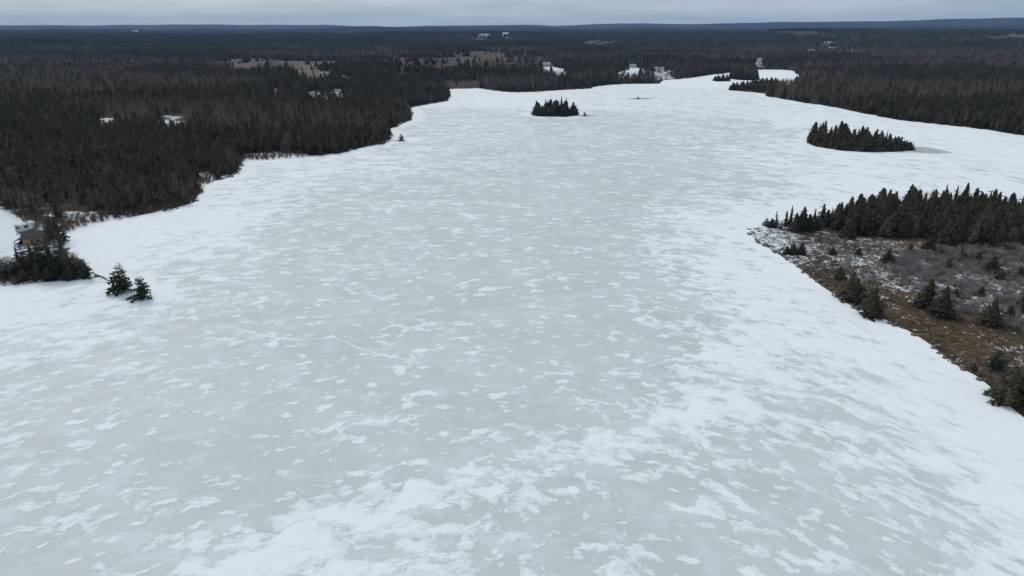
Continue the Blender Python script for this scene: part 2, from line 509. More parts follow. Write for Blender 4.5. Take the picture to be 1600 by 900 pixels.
OPEN = [np.array(walk(q)) for q in ([(98, 338), (150, 338), (176, 340), (166, 350), (120, 362), (104, 362)], [(380, 243), (430, 240), (478, 242), (486, 249), (420, 254), (380, 254)], [(308, 272), (330, 270), (338, 284), (318, 296)])]
BRUSHY = np.array([p for p in brushy_point])

def clear_mask(P, grow=0.0):
    """which clearing each spot lies in (-1 none)"""
    idx = np.full(len(P), -1)
    r = np.hypot(P[:, 0], P[:, 1])
    jis = np.stack([fbm(P[:, 0] / 9, P[:, 1] / 9, 33, 2), fbm(P[:, 0] / 9, P[:, 1] / 9, 39, 2)], 1)
    jit = np.stack([fbm(P[:, 0] / 30, P[:, 1] / 30, 31, 2), fbm(P[:, 0] / 30, P[:, 1] / 30, 37, 2)], 1)
    for k, (q, c, s) in enumerate(CLEAR):
        lo, hi = q.min(0) - 80, q.max(0) + 80
        m = (P[:, 0] > lo[0]) & (P[:, 0] < hi[0]) & (P[:, 1] > lo[1]) & (P[:, 1] < hi[1])
        if not m.any(): continue
        size = max(8.0, 0.12 * np.linalg.norm(q[1] - q[2]), 0.10 * np.linalg.norm(q[0] - q[1]))
        d = poly_sd(P[m] + (jit[m] if np.linalg.norm(q[0] - q[1]) > 60 else 0.5 * jit[m] + 0.6 * jis[m]) * size, q)
        w = np.where(m)[0][d < grow]
        idx[w] = k
    return idx

# ------------------------------------------------------------------ the ground sheet
def interp(P, pts, power):
    """smooth blend of the values noted at known spots"""
    W = np.zeros(len(P)); S = np.zeros((len(P), len(pts[0][1])))
    for p, val, rad in pts:
        w = np.exp(-((P[:, 0] - p[0]) ** 2 + (P[:, 1] - p[1]) ** 2) / (rad * rad)) + 1e-12
        W += w; S += w[:, None] * np.array(val)
    return S / W[:, None]

GB, GR, GD, GY, GG = (0.088, 0.066, 0.044), (0.076, 0.054, 0.045), (0.060, 0.051, 0.045), (0.135, 0.108, 0.062), (0.115, 0.104, 0.102)
pen_notes = [((1190, 370), (*GD, 0.56), 10), ((1230, 388), (*GD, 0.55), 9), ((1250, 378), (*GD, 0.50), 8), ((1262, 405), (*GD, 0.46), 8), ((1290, 372), (*GR, 0.42), 10), ((1310, 385), (*GB, 0.44), 10),
    ((1290, 412), (*GB, 0.52), 8), ((1290, 440), (*GB, 0.36), 7), ((1330, 405), (*GR, 0.48), 9), ((1370, 400), (*GG, 0.54), 9), ((1400, 432), (*GR, 0.54), 8), ((1430, 395), (*GY, 0.40), 7),
    ((1365, 440), (*GR, 0.52), 7), ((1340, 430), (*GD, 0.50), 6), ((1400, 460), (*GB, 0.40), 8), ((1420, 475), (*GB, 0.44), 8), ((1400, 500), (*GB, 0.40), 6), ((1450, 440), (*GG, 0.44), 10),
    ((1500, 450), (*GG, 0.45), 10), ((1560, 470), (*GG, 0.44), 10), ((1560, 420), (*GD, 0.42), 12), ((1470, 520), (*GB, 0.38), 8), ((1530, 540), (*GB, 0.44), 7), ((1560, 560), (*GB, 0.36), 7),
    ((1590, 570), (*GB, 0.50), 6), ((1590, 600), (*GR, 0.30), 6), ((1530, 575), (*GD, 0.42), 5), ((1600, 520), (*GR, 0.36), 9), ((1700, 480), (*GG, 0.45), 20), ((1690, 640), (*GB, 0.36), 14), ((1450, 350), (*GD, 0.32), 22), ((1600, 360), (*GD, 0.32), 24)]
pen_notes = [(at(*p), v, r * 1.0) for p, v, r in pen_notes]
PEN_BOX = (55.0, 200.0, 60.0, 268.0)

xs = grid_lines(-14000, 14000, 90, 1.7, 0.0195)
ys = grid_lines(-1500, 14500, 165, 1.7, 0.0195)
GSD = {}
def gz(P):
    GSD['sd'] = land_sd(P)
    return height(P[:, 0], P[:, 1], GSD['sd'])
me, GP, GZ = sheet("ground", xs, ys, gz)
sd = GSD['sd']
gc = np.tile(np.array([0.046, 0.040, 0.034]), (len(GP), 1))
rr = np.hypot(GP[:, 0], GP[:, 1])
# beyond where single trees are told apart the ground wears the colour of the woods
far = smooth(rr, 4200, 7500)
fmix = fbm(GP[:, 0] / 900, GP[:, 1] / 420, 41, 3)
woods = np.array([0.022, 0.026, 0.024]) + np.clip(fmix + 0.1, 0, 1)[:, None] * np.array([0.026, 0.021, 0.019])
gc = gc * (1 - far[:, None]) + woods * far[:, None]
gs = 0.30 + 0.14 * fbm(GP[:, 0] / 60, GP[:, 1] / 60, 43, 2)
gs = gs * (1 - far)
cm = clear_mask(GP)
for k, (q, c, s) in enumerate(CLEAR):
    gc[cm == k] = c; gs[cm == k] = s
pm = (GP[:, 0] > PEN_BOX[0]) & (GP[:, 0] < PEN_BOX[1]) & (GP[:, 1] > PEN_BOX[2]) & (GP[:, 1] < PEN_BOX[3])
val = interp(GP[pm], pen_notes, 2)
gc[pm] = val[:, :3]; gs[pm] = val[:, 3]
ym = (GP[:, 0] < 0) & (GP[:, 1] > 100) & (GP[:, 1] < 320)
yd = poly_sd(GP[ym], YARD); ld = poly_sd(GP[ym], LPOINT)
a = gs[ym]; a = np.where(ld < 0, 0.50, a); a = np.where(yd < 2, 1.05 - 0.4 * np.clip((yd + 4) / 6, 0, 1), a)
a = np.where((yd < 0) & (GP[ym][:, 0] > at(46, 370)[0]), 0.66, a)
for q_ in OPEN: a = np.where(poly_sd(GP[ym], q_) < 1.5, 0.70, a)
gs[ym] = a
a_ = (GP[:, 0] < 0) & (GP[:, 1] >= 320) & (GP[:, 1] < 420)
gs[a_] = np.where(poly_sd(GP[a_], OPEN[1]) < 1.5, 0.70, gs[a_])
for isl, s in ((isl_islet, 1.05), (isl_tree, 0.6), (isl_long, 0.34), (isl_round, 0.3)):
    c = isl.mean(0); m2 = np.hypot(GP[:, 0] - c[0], GP[:, 1] - c[1]) < 60
    w = np.where(m2)[0]; ins = poly_sd(GP[w], isl) < 1.0
    gs[w[ins]] = s
# the left shore's open strip of snow and brush
m2 = (sd > 0) & (sd < 3.0) & (GP[:, 0] < 0) & (rr < 700)
gs[m2] = np.maximum(gs[m2], 0.52)
at1 = me.attributes.new("gcol", 'FLOAT_COLOR', 'POINT')
at1.data.foreach_set("color", np.column_stack([gc, np.ones(len(gc))]).astype(np.float32).ravel())
at2 = me.attributes.new("gsnow", 'FLOAT', 'POINT'); at2.data.foreach_set("value", gs.astype(np.float32))
me.materials.append(M['ground'])
tag(link("ground", me), kind='structure')

# ------------------------------------------------------------------ the frozen lake
cover_notes = [(900, 118, .9), (1100, 120, .9), (1220, 114, .95), (760, 150, .75), (950, 148, .65), (1150, 160, .62), (1300, 180, .7), (1450, 205, .75), (1580, 225, .8),
    (700, 190, .50), (900, 205, .42), (1100, 205, .46), (1230, 240, .62), (1350, 255, .72), (1500, 260, .7), (660, 225, .5), (560, 255, .62), (800, 240, .42), (1000, 245, .36),
    (400, 285, .66), (600, 300, .40), (800, 300, .34), (1000, 290, .30), (1130, 300, .42), (1190, 340, .85), (1400, 285, .75), (1580, 305, .75), (1130, 380, .62), (1170, 400, .86),
    (130, 370, .98), (200, 390, .80), (300, 400, .56), (250, 350, .88), (500, 400, .36), (700, 400, .34), (900, 400, .29), (1050, 395, .42), (1120, 430, .72), (1220, 450, .95), (1050, 450, .32),
    (30, 465, .85), (150, 500, .66), (300, 500, .42), (600, 500, .34), (900, 500, .27), (1050, 510, .32), (1160, 520, .72), (1230, 510, .62), (1320, 520, .92),
    (50, 600, .42), (250, 600, .34), (500, 600, .34), (750, 600, .30), (900, 620, .34), (1050, 590, .44), (1150, 590, .76), (1240, 600, .50), (1330, 600, .52), (1400, 590, .8), (1460, 615, 1.0),
    (100, 690, .40), (400, 700, .30), (1150, 720, .34), (760, 670, .30), (600, 700, .34), (900, 780, .36), (1020, 740, .36), (1300, 700, .48), (1380, 690, .42), (1460, 700, .56), (1530, 690, .85), (1580, 720, 1.05),
    (60, 850, .46), (230, 850, .38), (560, 890, .58), (640, 885, .56), (800, 800, .5), (850, 840, .34), (960, 880, .56), (1100, 850, .42), (1250, 800, .38), (1400, 800, .42), (1490, 800, .52), (1560, 800, .7), (1590, 860, .8)]
cpts = []
for px, py, c in cover_notes:
    p = at(px, py); cpts.append((p[0] / (p[1] + 60), math.log(p[1] + 60), c))
cpts = np.array(cpts)
lx = grid_lines(-420, 760, 0, 2.4, 0.012)
ly = grid_lines(-520, 1200, 70, 2.0, 0.012)
me, IP, IZ = sheet("lake_ice", lx, ly, lambda P: np.zeros(len(P)))
yy = np.maximum(IP[:, 1], -20) + 60
u, w_ = IP[:, 0] / yy, np.log(yy)
W = np.zeros(len(IP)); S = np.zeros(len(IP))
for a_, b_, c_ in cpts:
    g = np.exp(-(((u - a_) / 0.070) ** 2 + ((w_ - b_) / 0.095) ** 2)) + 1e-9 / (1 + ((u - a_) / 0.070) ** 2 + ((w_ - b_) / 0.095) ** 2)
    W += g; S += g * c_
cov = S / W
# the long drift laid by the wind across the near ice and on towards the brushy point
def drift(pts, half, gain):
    D = [at(*p) for p in pts]
    d2 = np.full(len(IP), 1e12)
    for A, B in zip(D[:-1], D[1:]): d2 = np.minimum(d2, seg_dist(IP, A, B))
    d = np.sqrt(d2) + 2.2 * fbm(IP[:, 0] / 9, IP[:, 1] / 9, 171, 2)
    return gain * np.exp(-(np.maximum(d, 0) / half) ** 2)
cov = cov + drift([(330, 895), (450, 852), (550, 815), (650, 780), (750, 742), (850, 712), (950, 692), (1050, 664), (1110, 625)], 4.6, 0.33)
cov = cov + drift([(1110, 625), (1150, 590), (1165, 530), (1140, 470), (1120, 430), (1140, 390)], 4.5, 0.05)
isd = -land_sd(IP)
cov = np.maximum(cov, 1.02 - 1.0 * np.clip(isd / (9.0 + 0.02 * np.hypot(IP[:, 0], IP[:, 1])), 0, 1))
flow = np.column_stack([IP[:, 0] / (1.25 + 0.55 * smooth(IP[:, 1], 90, 300)), IP[:, 1] + np.where(IP[:, 0] > 0, 0.0092, 0.0040) * IP[:, 0] ** 2 * np.exp(-np.maximum(IP[:, 1], 0) / 190.0), np.zeros(len(IP))])
a1 = me.attributes.new("cover", 'FLOAT', 'POINT'); a1.data.foreach_set("value", cov.astype(np.float32))
a2 = me.attributes.new("flow", 'FLOAT_VECTOR', 'POINT'); a2.data.foreach_set("vector", flow.astype(np.float32).ravel())
me.materials.append(M['ice'])
tag(link("lake_ice", me), kind='structure')

def flat_patch(name, outline, z, material):
    n = len(outline)
    me = mesh_from(name, [(p[0], p[1], z) for p in outline], [tuple(range(n))], [material])
    return tag(link(name, me), kind='structure')
flat_patch("wet_ice", roughen(walk([(976, 154.3), (990, 153.2), (1008, 153.0), (1024, 154.0), (1008, 155.2), (992, 155.3)]), 3, 1.0, 61), 0.012, M['wet'])
flat_patch("wet_ice", roughen(walk([(1426, 238.5), (1462, 241), (1488, 239), (1470, 234.5), (1440, 229.5), (1428, 230.5)]), 3, 1.2, 62), 0.012, M['slush'])
flat_patch("wet_ice", roughen(walk([(905, 181.5), (918, 182.5), (930, 180.2), (920, 178.5), (910, 179)]), 3, 0.8, 63), 0.012, M['slush'])

# the crack across the ice with snow caught along it
crack = [at(*p) for p in [(338, 508), (362, 511), (384, 517), (408, 524), (440, 529), (470, 531), (500, 529), (520, 526), (538, 533), (556, 543), (580, 550), (612, 557), (640, 563), (664, 570)]]
cp = []
for i in range(len(crack) - 1):
    for j in range(6): cp.append(crack[i] + (crack[i + 1] - crack[i]) * j / 6)
V, F = [], []
for i, p in enumerate(cp):
    w = 0.16 + 0.40 * vnoise(i * 0.31, 2.5, 71) ** 2 + (0.5 * math.exp(-((i - 41) / 2.0) ** 2))
    oy = 0.35 * fbm(i * 0.35, 1.5, 72, 2)
    V += [(p[0], p[1] + oy - w, 0.004), (p[0], p[1] + oy, 0.07), (p[0], p[1] + oy + w, 0.004)]
    if i:
        k = 3 * i; F += [(k - 3, k, k + 1, k - 2), (k - 2, k + 1, k + 2, k - 1)]
tag(link("snow_ridge", mesh_from("snow_ridge", V, F, [M['snow']])), "thin white snow ridge caught along a long crack in the grey ice", "snow ridge")

# ------------------------------------------------------------------ tree meshes (height 1, scaled when planted)
def tube(V, F, pts, rads, n=5):
    base = len(V)
    for (p, r) in zip(pts, rads):
        for k in range(n):
            t = 2 * math.pi * k / n
            V.append((p[0] + r * math.cos(t), p[1] + r * math.sin(t), p[2]))
    for i in range(len(pts) - 1):
        for k in range(n):
            a = base + i * n + k; b_ = base + i * n + (k + 1) % n
            F.append((a, b_, b_ + n, a + n))

def make_conifer(seed, rad=0.22, z0=0.08, nwh=17, nbr=7, gap=0.05, droop=0.35, core=0.5, lean=0.0, taper=0.85, lop=0.0, p=1.0):
    def prof(t):
        return rad * max(1 - min(max((t - z0) / (1 - z0), 0), 1) ** p, 0) ** taper
    rnd = random.Random(seed)
    TV, TF, V, F = [], [], [], []
    def ax(t): return (lean * t * t, 0.25 * lean * t * t, t)
    tube(TV, TF, [(0, 0, -0.06)] + [ax(t) for t in (0.0, 0.25, 0.55, 0.8, 0.97)], [0.019, 0.016, 0.013, 0.009, 0.005, 0.0015])
    def tri(a, b_, c):
        k = len(V); V.extend((a, b_, c)); F.append((k, k + 1, k + 2))
    side = rnd.uniform(0, 6.28)
    for i in range(nwh):
        t = z0 + (1 - z0) * (max(i + rnd.uniform(-.3, .3), 0) / nwh) ** 0.95
        t = min(max(t, z0 * 0.8), 0.985)
        L0 = prof(t) + 0.012
        if rnd.random() < gap: L0 *= 0.45
        nb = max(4, int(nbr * (0.55 + 0.6 * (1 - t))))
        o = ax(t); off = rnd.uniform(0, 6.28)
        for b_ in range(nb):
            if rnd.random() < gap * 1.3: continue
            az = off + 6.283 * b_ / nb + rnd.uniform(-.35, .35)
            L = L0 * rnd.uniform(0.62, 1.22) * (1 + lop * math.cos(az - side))
            cx, cy = math.cos(az), math.sin(az)
            dz = -L * droop * rnd.uniform(0.4, 1.2) + (0.25 * L if t > 0.75 else 0)
            def pt(s, sx=0.0, z=0.0):
                return (o[0] + cx * L * s - cy * sx, o[1] + cy * L * s + cx * sx, o[2] + dz * s * (0.4 + 0.6 * s) + z)
            w = L * rnd.uniform(0.26, 0.40)
            for s in (0.22, 0.5, 0.76):
                ww = w * (1.15 - 0.55 * s)
                for sg in (-1, 1):
                    tri(pt(s - 0.17), pt(s + 0.10), pt(s + 0.13, sg * ww * rnd.uniform(.7, 1.2), -L * rnd.uniform(0.02, 0.22)))
                tri(pt(s - 0.14), pt(s + 0.14), pt(s + rnd.uniform(-.05, .1), rnd.uniform(-.1, .1) * L, -L * rnd.uniform(0.12, 0.30)))
            tri(pt(0.70, -w * 0.28), pt(0.72, w * 0.28), pt(1.06, 0, 0.02 * L))
    if core:
        n = 9; lv = 9; base = len(V)
        for j in range(lv):
            t = z0 + 0.05 + (0.90 - z0) * j / (lv - 1); o = ax(t)
            for k in range(n):
                r = core * prof(t) * rnd.uniform(0.55, 1.15) + 0.004
                az = 6.283 * (k + rnd.uniform(-.2, .2)) / n
                V.append((o[0] + r * math.cos(az), o[1] + r * math.sin(az), t + rnd.uniform(-.025, .025)))
        for j in range(lv - 1):
            for k in range(n):
                a = base + j * n + k; b2 = base + j * n + (k + 1) % n
                F.append((a, b2, b2 + n, a + n))
    tr = [rnd.random() * 0, 0]
    k = len(V); V.extend([(ax(.95)[0] - .006, ax(.95)[1], .95), (ax(.95)[0] + .006, ax(.95)[1], .95), (lean, .25 * lean, 1.0)]); F.append((k, k + 1, k + 2))
    return TV, TF, V, F

def make_bare(seed, spread=0.30, nl=9, fine=1.0):
    rnd = random.Random(seed)
    TV, TF, V, F = [], [], [], []
    bx, by = rnd.uniform(-.05, .05), rnd.uniform(-.05, .05)
    def ax(t): return (bx * t, by * t, t)
    tube(TV, TF, [(0, 0, -0.06)] + [ax(t) for t in (0, .3, .6, .85)], [.017, .014, .011, .007, .002])
    def blade(a, b_, w):
        d = Vector(b_) - Vector(a); s = d.cross(Vector((rnd.uniform(-1, 1), rnd.uniform(-1, 1), rnd.uniform(-1, 1))))
        if s.length < 1e-6: return
        s = s.normalized() * w
        k = len(V); A = Vector(a); V.extend((tuple(A - s), tuple(A + s), b_)); F.append((k, k + 1, k + 2))
    def grow(a, dirv, L, w, lev):
        n = 3
        p = Vector(a); d = Vector(dirv)
        q = p + d * L
        blade(tuple(p), tuple(q), w)
        if lev == 0: return
        for j in range(int((4 if lev == 2 else 4) * fine)):
            f = rnd.uniform(.25, .95)
            nd_ = (d + Vector((rnd.uniform(-.8, .8), rnd.uniform(-.8, .8), rnd.uniform(-.25, .75)))).normalized()
            grow(tuple(p + d * L * f), nd_, L * rnd.uniform(.38, .62), w * 0.6, lev - 1)
    for i in range(nl):
        t = rnd.uniform(.28, .92); az = rnd.uniform(0, 6.28)
        el = rnd.uniform(.35, 1.0)
        d = Vector((math.cos(az) * math.cos(el), math.sin(az) * math.cos(el), math.sin(el)))
        grow(ax(t), d, spread * (1.15 - t) * rnd.uniform(.7, 1.2) + .04, .0045, 2)
    return TV, TF, V, F

def make_brush(seed, n=26):
    rnd = random.Random(seed); V, F = [], []
    for i in range(n):
        az = rnd.uniform(0, 6.28); r0 = rnd.uniform(0, .35); ln = rnd.uniform(.55, 1.15); tl = rnd.uniform(.05, .5)
        a = Vector((r0 * math.cos(az), r0 * math.sin(az), -.05))
        d = Vector((math.cos(az) * tl, math.sin(az) * tl, 1)).normalized() * ln
        s = Vector((-math.sin(az + rnd.uniform(-1, 1)), math.cos(az), 0)) * .020
        k = len(V); V.extend((tuple(a - s), tuple(a + s), tuple(a + d))); F.append((k, k + 1, k + 2))
        for j in range(4):
            f = rnd.uniform(.35, .9); b_ = a + d * f
            e = b_ + Vector((rnd.uniform(-.3, .3), rnd.uniform(-.3, .3), rnd.uniform(.12, .4))) * ln
            s2 = Vector((rnd.uniform(-1, 1), rnd.uniform(-1, 1), 0)).normalized() * .012
            k = len(V); V.extend((tuple(b_ - s2), tuple(b_ + s2), tuple(e))); F.append((k, k + 1, k + 2))
    return V, F

def make_tuft(seed, n=16):
    rnd = random.Random(seed); V, F = [], []
    for i in range(n):
        az = rnd.uniform(0, 6.28); ln = rnd.uniform(.5, 1.1); tl = rnd.uniform(.2, 1.3); r0 = rnd.uniform(0, .3)
        a = Vector((r0 * math.cos(az), r0 * math.sin(az), -.05))
        e = a + Vector((math.cos(az) * tl, math.sin(az) * tl, 1)).normalized() * ln
        s = Vector((-math.sin(az), math.cos(az), 0)) * .05
        k = len(V); V.extend((tuple(a - s), tuple(a + s), tuple(e))); F.append((k, k + 1, k + 2))
    return V, F

PROTO = bpy.data.collections.new("tree_kinds")          # never linked: only lends its meshes to the woods
def proto(coll, name, me):
    o = bpy.data.objects.new(name, me); coll.objects.link(o); return o

TREES = []     # (trunk mesh, crown mesh)
specs = [dict(seed=1, rad=.25, p=1.5, core=.6), dict(seed=2, rad=.31, droop=.45, p=2.1, core=.6), dict(seed=3, rad=.22, nwh=19, gap=.1, p=1.15), dict(seed=4, rad=.34, z0=.04, p=1.9, core=.6),      # 0-3 full spruces
         dict(seed=5, rad=.25, z0=.18, gap=.28, core=.4, nwh=15, lop=.3, p=1.5), dict(seed=6, rad=.29, z0=.24, gap=.28, core=.4, nwh=14, lop=.4, p=2.3), dict(seed=7, rad=.20, z0=.12, gap=.20, core=.4, nwh=17, p=1.2),   # 4-6 ragged
         dict(seed=8, rad=.42, z0=.03, nwh=14, nbr=10, taper=.8, droop=.2, p=1.3, core=.6), dict(seed=9, rad=.52, z0=.02, nwh=13, nbr=11, taper=.75, droop=.15, p=1.6, core=.6),              # 7-8 broad young
         dict(seed=10, rad=.34, z0=.15, gap=.28, core=.2, nwh=13, lean=.24, lop=.6, taper=.7),                                                              # 9 leaning
         dict(seed=12, rad=.40, z0=.12, gap=.16, core=0, nwh=17, nbr=10, droop=.12, taper=.8, lop=.3, p=1.5), dict(seed=13, rad=.52, z0=.06, gap=.18, core=0, nwh=16, nbr=11, droop=.08, taper=.8, lop=.35, p=1.6)]  # 10-11 open pines
for i, s in enumerate(specs):
    tv, tf, cv, cf = make_conifer(**s)
    fm = M['pine'] if i >= 10 else M['needles']
    tm = mesh_from("trunk", tv, tf, [M['bark']]); cm_ = mesh_from("crown", cv, cf, [fm])
    TREES.append((tm, cm_))
    if i <= 8:
        n = len(tv)
        jm = mesh_from("spruce", tv + cv, tf + [tuple(k + n for k in f) for f in cf], [M['bark'], fm], [0] * len(tf) + [1] * len(cf))
        proto(PROTO, "kind_%02d" % i, jm)
BARES = []
for i in range(4):
    tv, tf, cv, cf = make_bare(40 + i, .30 + .04 * i)
    BARES.append((mesh_from("trunk", tv, tf, [M['bare']]), mesh_from("crown", cv, cf, [M['bare']])))
    n = len(tv)
    proto(PROTO, "kind_%02d" % (9 + i), mesh_from("bare_tree", tv + cv, tf + [tuple(k + n for k in f) for f in cf], [M['bare']]))
# stands of trees for the far woods (about 28 m across)
STANDS = bpy.data.collections.new("stand_kinds")
for s in range(6):
    V, F, I = [], [], []
    rnd = random.Random(90 + s)
    bare_share = (0.0, 0.05, 0.15, 0.5, 0.8, 1.0)[s]
    for k in range(15):
        px, py = rnd.uniform(-14, 14), rnd.uniform(-14, 14)
        if rnd.random() < bare_share:
            tv, tf, cv, cf = make_bare(200 + s * 20 + k, .3, 6, .8); h = rnd.uniform(6.5, 10); mi = 1
        else:
            tv, tf, cv, cf = make_conifer(300 + s * 20 + k, rad=.32, nwh=8, nbr=5, core=.8, p=rnd.choice((1.2, 1.7, 2.2))); h = rnd.uniform(7, 12.5); mi = 0
        n = len(V)
        V += [(px + x * h * 1.15, py + y * h * 1.15, z * h) for x, y, z in tv + cv]
        F += [tuple(q + n for q in f) for f in tf] + [tuple(q + n + len(tv) for q in f) for f in cf]
        I += [1] * len(tf) + [mi] * len(cf)
    proto(STANDS, "stand_%02d" % s, mesh_from("stand", V, F, [M['needles'], M['bare']], I))
BRUSH = bpy.data.collections.new("brush_kinds")
for s in range(4): proto(BRUSH, "brush_%02d" % s, mesh_from("brush", *make_brush(60 + s), [M['brush']]))
TUFTS = bpy.data.collections.new("tuft_kinds")
for s in range(4): proto(TUFTS, "tuft_%02d" % s, mesh_from("tuft", *make_tuft(70 + s), [M['grass']]))

# ------------------------------------------------------------------ scatter for what nobody could count
def scatter_group(coll):
    ng = bpy.data.node_groups.new("scatter_" + coll.name, 'GeometryNodeTree')
    ng.interface.new_socket("Geometry", in_out='INPUT', socket_type='NodeSocketGeometry')
    ng.interface.new_socket("Geometry", in_out='OUTPUT', socket_type='NodeSocketGeometry')
    N, L = ng.nodes, ng.links
    gi, go = N.new("NodeGroupInput"), N.new("NodeGroupOutput")
    ci = N.new("GeometryNodeCollectionInfo")
    ci.inputs["Collection"].default_value = coll
    ci.inputs["Separate Children"].default_value = True
    ci.inputs["Reset Children"].default_value = True
    iop = N.new("GeometryNodeInstanceOnPoints")
    iop.inputs["Pick Instance"].default_value = True
    def named(n, t):
        a = N.new("GeometryNodeInputNamedAttribute"); a.data_type = t; a.inputs["Name"].default_value = n
        return a.outputs["Attribute"]
    e2r = N.new("FunctionNodeEulerToRotation")
    L.new(named("rot", 'FLOAT_VECTOR'), e2r.inputs[0])
    L.new(gi.outputs[0], iop.inputs["Points"]); L.new(ci.outputs[0], iop.inputs["Instance"])
    L.new(named("pick", 'INT'), iop.inputs["Instance Index"])
    L.new(e2r.outputs[0], iop.inputs["Rotation"]); L.new(named("size", 'FLOAT_VECTOR'), iop.inputs["Scale"])
    L.new(iop.outputs[0], go.inputs[0])
    return ng
GROUPS = {}
def scatter(name, coll, P, pick, rot, size, label, cat):
    me = bpy.data.meshes.new(name)
    me.vertices.add(len(P)); me.vertices.foreach_set("co", np.asarray(P, np.float32).ravel())
    me.attributes.new("pick", 'INT', 'POINT').data.foreach_set("value", np.asarray(pick, np.int32))
    me.attributes.new("rot", 'FLOAT_VECTOR', 'POINT').data.foreach_set("vector", np.asarray(rot, np.float32).ravel())
    me.attributes.new("size", 'FLOAT_VECTOR', 'POINT').data.foreach_set("vector", np.asarray(size, np.float32).ravel())
    o = link(name, me)
    if coll.name not in GROUPS: GROUPS[coll.name] = scatter_group(coll)
    md = o.modifiers.new("scatter", 'NODES'); md.node_group = GROUPS[coll.name]
    return tag(o, label, cat, kind='stuff')

def jitter_grid(x0, x1, y0, y1, s):
    gx, gy = np.meshgrid(np.arange(x0, x1, s), np.arange(y0, y1, s))
    P = np.stack([gx.ravel(), gy.ravel()], 1)
    return P + RNG.uniform(-.46, .46, P.shape) * s

def bareness(P):
    v = fbm(P[:, 0] / 170, P[:, 1] / 110, 81, 3) + 0.5 * fbm(P[:, 0] / 900, P[:, 1] / 500, 82, 2)
    r = np.hypot(P[:, 0], P[:, 1])
    v = v + 0.14 * smooth(P[:, 0], 150, 400)
    return np.clip(0.20 + 0.70 * smooth(v + 0.10 * smooth(r, 300, 900) + 0.12 * smooth(r, 800, 1600), -0.02, 0.42), 0, 0.86)

near_spruce, near_bare = [], []           # (x, y, h, variant, tilt, where)
def plant(lst, x, y, h, var, where, wide=1.0, rz=None):
    lst.append([x, y, h, var, where, wide, random.uniform(0, 6.28) if rz is None else rz])

def px_h(px, py, hp):
    """metres tall for something hp photo pixels tall standing at that spot"""
    p = at(px, py); return hp * math.hypot(math.hypot(*p), CAM_H) / FPX / math.cos(math.atan2(CAM_H, math.hypot(*p))) * 0.97

# single trees noted on the brushy point
singles = [((1323, 377), 31, 7, 'a'), ((1385, 416), 19, 8, 'b'), ((1238, 399), 16, 8, 'b'), ((1251, 399), 19, 7, 'b'), ((1229, 398), 12, 8, 'b'), ((1318, 458), 33, 9, 'lean'), ((1326, 466), 40, 7, 'shore'), ((1334, 472), 34, 8, 'shore'),
    ((1360, 494), 43, 7, 'shore'), ((1446, 484), 40, 7, 'c'), ((1469, 498), 42, 7, 'c'), ((1545, 513), 37, 7, 'd'), ((1500, 416), 25, 9, 'b'), ((1479, 427), 14, 8, 'b'), ((1546, 435), 22, 8, 'b'),
    ((1559, 445), 14, 8, 'b'), ((1589, 445), 14, 8, 'b'), ((1599, 492), 32, 7, 'b'), ((1300, 402), 12, 8, 'b'), ((1311, 438), 18, 8, 'b'), ((1340, 402), 10, 8, 'b'), ((1420, 402), 13, 8, 'b'), ((1530, 470), 13, 8, 'b'), ((1575, 500), 14, 8, 'b'), ((1490, 470), 11, 8, 'b'), ((1525, 420), 14, 8, 'b'), ((1465, 408), 14, 8, 'b'), ((1360, 470), 12, 8, 'b'), ((1449, 399), 20, 8, 'b'), ((1551, 580), 28, 11, 'e'), ((1520, 579), 10, 8, 'f'), ((1573, 627), 47, 8, 'g'), ((1592, 628), 40, 11, 'h')]
SLAB = {'a': "broad dark spruce standing alone before the dense stand on the brushy point", 'b': "small dark spruce scattered among the grey brush of the point",
        'lean': "ragged spruce leaning over the clump at the point's icy shore", 'shore': "dark bushy spruce in the shoreline clump below the snowy brush", 'c': "one of two dark spruces standing together between brown grass and grey brush",
        'd': "full dark spruce alone at the edge of grey brush above brown grass", 'e': "wide open-branched young pine on brown grass above the boulder shore", 'f': "tiny round spruce beside the wide pine on the boulder shore",
        'g': "stout dark spruce overhanging the ice where the boulder shore bends", 'h': "grey-green pine crowding the stout spruce at the shore bend"}
for (p, hp, var, k) in singles:
    q = at(*p); plant(near_spruce, q[0], q[1], px_h(*p, hp), var, 'single:' + k)
tip = [((1198, 353), 12, 11), ((1205, 357), 14, 8), ((1212, 357), 24, 9), ((1226, 360), 28, 4), ((1233, 360), 36, 6), ((1241, 366), 30, 1), ((1252, 363), 36, 1), ((1262, 364), 26, 7), ((1270, 357), 28, 2), ((1283, 354), 32, 5),
       ((1290, 357), 26, 1), ((1297, 352), 24, 6), ((1304, 356), 30, 4), ((1247, 360), 24, 10), ((1276, 362), 22, 10)]
for p, hp, var in tip:
    q = at(*p); plant(near_spruce, q[0], q[1], px_h(*p, hp), var, 'tip')
STAND = np.array(walk([(1300, 362), (1330, 372), (1400, 378), (1440, 381), (1470, 390), (1530, 394), (1610, 397), (1610, 338), (1500, 324), (1400, 324), (1330, 334), (1303, 346)]))
P = jitter_grid(70, 190, 180, 262, 4.7)
P = P[poly_sd(P, STAND) < 0]
for x, y in P:
    plant(near_spruce, x, y, random.uniform(5.6, 9.6), random.choice([0, 1, 1, 3, 3, 4, 5, 5, 6]), 'stand', random.uniform(1.05, 1.3))
